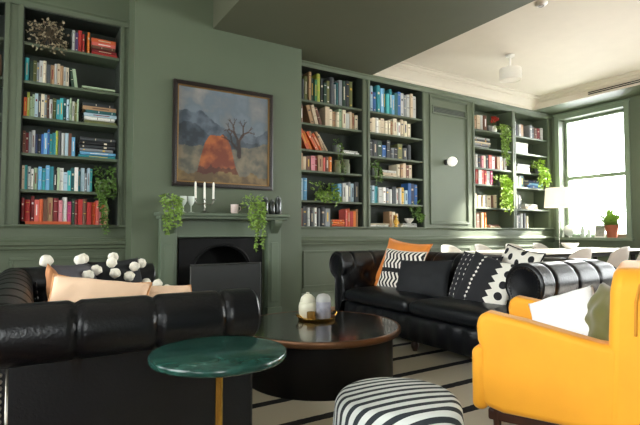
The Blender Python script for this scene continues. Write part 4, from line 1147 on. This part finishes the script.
# table lamp beside the window corner on a tall side console
t = thing('floor_lamp', 'floor lamp with a white drum shade left of the window', 'lamp', (8.21, 5.0, 0))
MB().lathe([(.001,0),(.13,0),(.13,.018),(.02,.03),(.0,.03)], 32).build('base', BRASS, t); MB().tube([(0,0,.02),(0,0,1.5)], .008, 12).build('pole', SILVER, t)
LSH = mat('lamp_shade_fabric', '#efe6d2', .8, emit=.35)
MB().lathe([(.245,1.45),(.215,1.80)], 40, caps=False).build('lamp_shade', LSH, t, smooth=180)
MB().ball((0,0,1.6), .04, 14, (1,1,1.3)).build('bulb', mat('bulb', '#fff2d8', .4, emit=4), t, smooth=180)

# window sill things
SILL = WZ0+.002
t = thing('potted_plant', 'spiky green plant in a terracotta pot on the window sill', 'plant', (8.655, 4.31, SILL))
MB().lathe([(.001,0),(.075,0),(.105,.17),(.112,.175),(.112,.22),(.1,.22),(.095,.18),(.0,.17)], 28).build('pot', TERRA, t, smooth=40)
m = MB(); rg = random.Random(31)
for i in range(70):
    a = rg.uniform(0, 6.28); L_ = rg.uniform(.34, .55); p0 = Vector((rg.uniform(-.04,.04), rg.uniform(-.04,.04), .18)); el = rg.uniform(.3, 1.4)
    d = Vector((math.cos(a)*math.cos(el), math.sin(a)*math.cos(el), math.sin(el))); sd = d.cross(Vector((0,0,1))).normalized()*.04; k0 = len(m.v)
    for q in range(6):
        u = q/5; p = p0+d*L_*u+Vector((0,0,-.14*u*u)); wq = sd*(1-u)**.6 if u < 1 else sd*.05
        p.x = max(-.2, min(p.x, .06)); p.y = max(-.2, p.y)
        m.v += [p-wq, p+wq]
    for q in range(5): m.f.append((k0+2*q, k0+2*q+1, k0+2*q+3, k0+2*q+2)); m.m.append(0)
m.build('foliage', LEAFM, t, smooth=180)
t = thing('globe_lamp', 'small white globe lamp at the left of the window sill', 'lamp', (8.655, 5.07, SILL))
MB().lathe([(.001,0),(.05,0),(.05,.015),(.025,.03),(.0,.03)], 24).build('base', SILVER, t); MB().ball((0,0,.13), .105, 24).build('globe', mat('opal_shade', '#dfe3de', .4), t, smooth=180)
bp_ = [(.001,0),(.03,0),(.033,.01),(.033,.15),(.012,.2),(.011,.26),(.014,.265),(.014,.28),(.0,.28)]
for (y, s, lb) in ((4.82, 1.0, 'tall pale glass bottle on the window sill next to globe lamp'), (4.71, .8, 'shorter pale glass bottle on the window sill')):
    o = MB().lathe([(a*s*1.2, z*s) for a, z in bp_], 20).build('bottle', mat('pale_glass', '#c3cec4', .15, spec=.7), smooth=50, loc=(8.66, y, SILL)); tag(o, lb, 'bottle', 'bottles on the window sill')
t = thing('photo_frame', 'small white photo frame on the window sill left of the potted plant', 'photo frame', (8.655, 4.52, SILL), R(-90), rot=(R(-8),0,R(-90)))
m = MB(); 
for q in ((-.09,.09,-.008,.008,0,.02),(-.09,.09,-.008,.008,.2,.22),(-.09,-.07,-.008,.008,.02,.2),(.07,.09,-.008,.008,.02,.2)): m.box(*q)
m.build('frame', WHITECER, t, bevel=.003, smooth=0); MB().box(-.07,.07,-.003,.003,.02,.2).build('picture', mat('sepia_print', '#9c9a92', .6, var=.3, vscale=18), t, smooth=0)

# ------------------------------------------------------------------ camera and light
cam = bpy.data.cameras.new('camera'); cam.sensor_width = 36; cam.lens = 470/640*36; cam.clip_start = .02
co = bpy.data.objects.new('camera', cam); COL.objects.link(co)
co.location = (0, 0, 1.0); co.rotation_euler = (R(90)+math.atan(19.5/470), 0, -R(31.7))
SC.camera = co
wd = bpy.data.worlds.new('world'); SC.world = wd; wd.use_nodes = True
nt = wd.node_tree; bg = nt.nodes['Background']; bg.inputs[0].default_value = (1.0, .985, .95, 1)
# bright overcast sky, brightest towards the sun on the window side
tc = nt.nodes.new('ShaderNodeTexCoord'); dt = nt.nodes.new('ShaderNodeVectorMath'); dt.operation = 'DOT_PRODUCT'
nt.links.new(tc.outputs['Generated'], dt.inputs[0]); dt.inputs[1].default_value = Vector((.86, -.1, .5)).normalized()
mr = nt.nodes.new('ShaderNodeMapRange'); mr.inputs[1].default_value = -.1; mr.inputs[2].default_value = 1; mr.inputs[3].default_value = 6.5; mr.inputs[4].default_value = 14
nt.links.new(dt.outputs['Value'], mr.inputs[0]); nt.links.new(mr.outputs[0], bg.inputs[1])
su = bpy.data.lights.new('sun', 'SUN'); su.energy = 20.0; su.angle = R(4); su.color = (1, .93, .8)
so = bpy.data.objects.new('sun', su); COL.objects.link(so)
so.rotation_euler = Vector((-.80, .36, -.48)).to_track_quat('-Z', 'Y').to_euler()
vs = SC.view_settings
SC.display_settings.display_device = 'sRGB'
vs.view_transform = 'Standard'; vs.look = 'None'; vs.gamma = 1; vs.use_curve_mapping = False; vs.exposure = 0.98
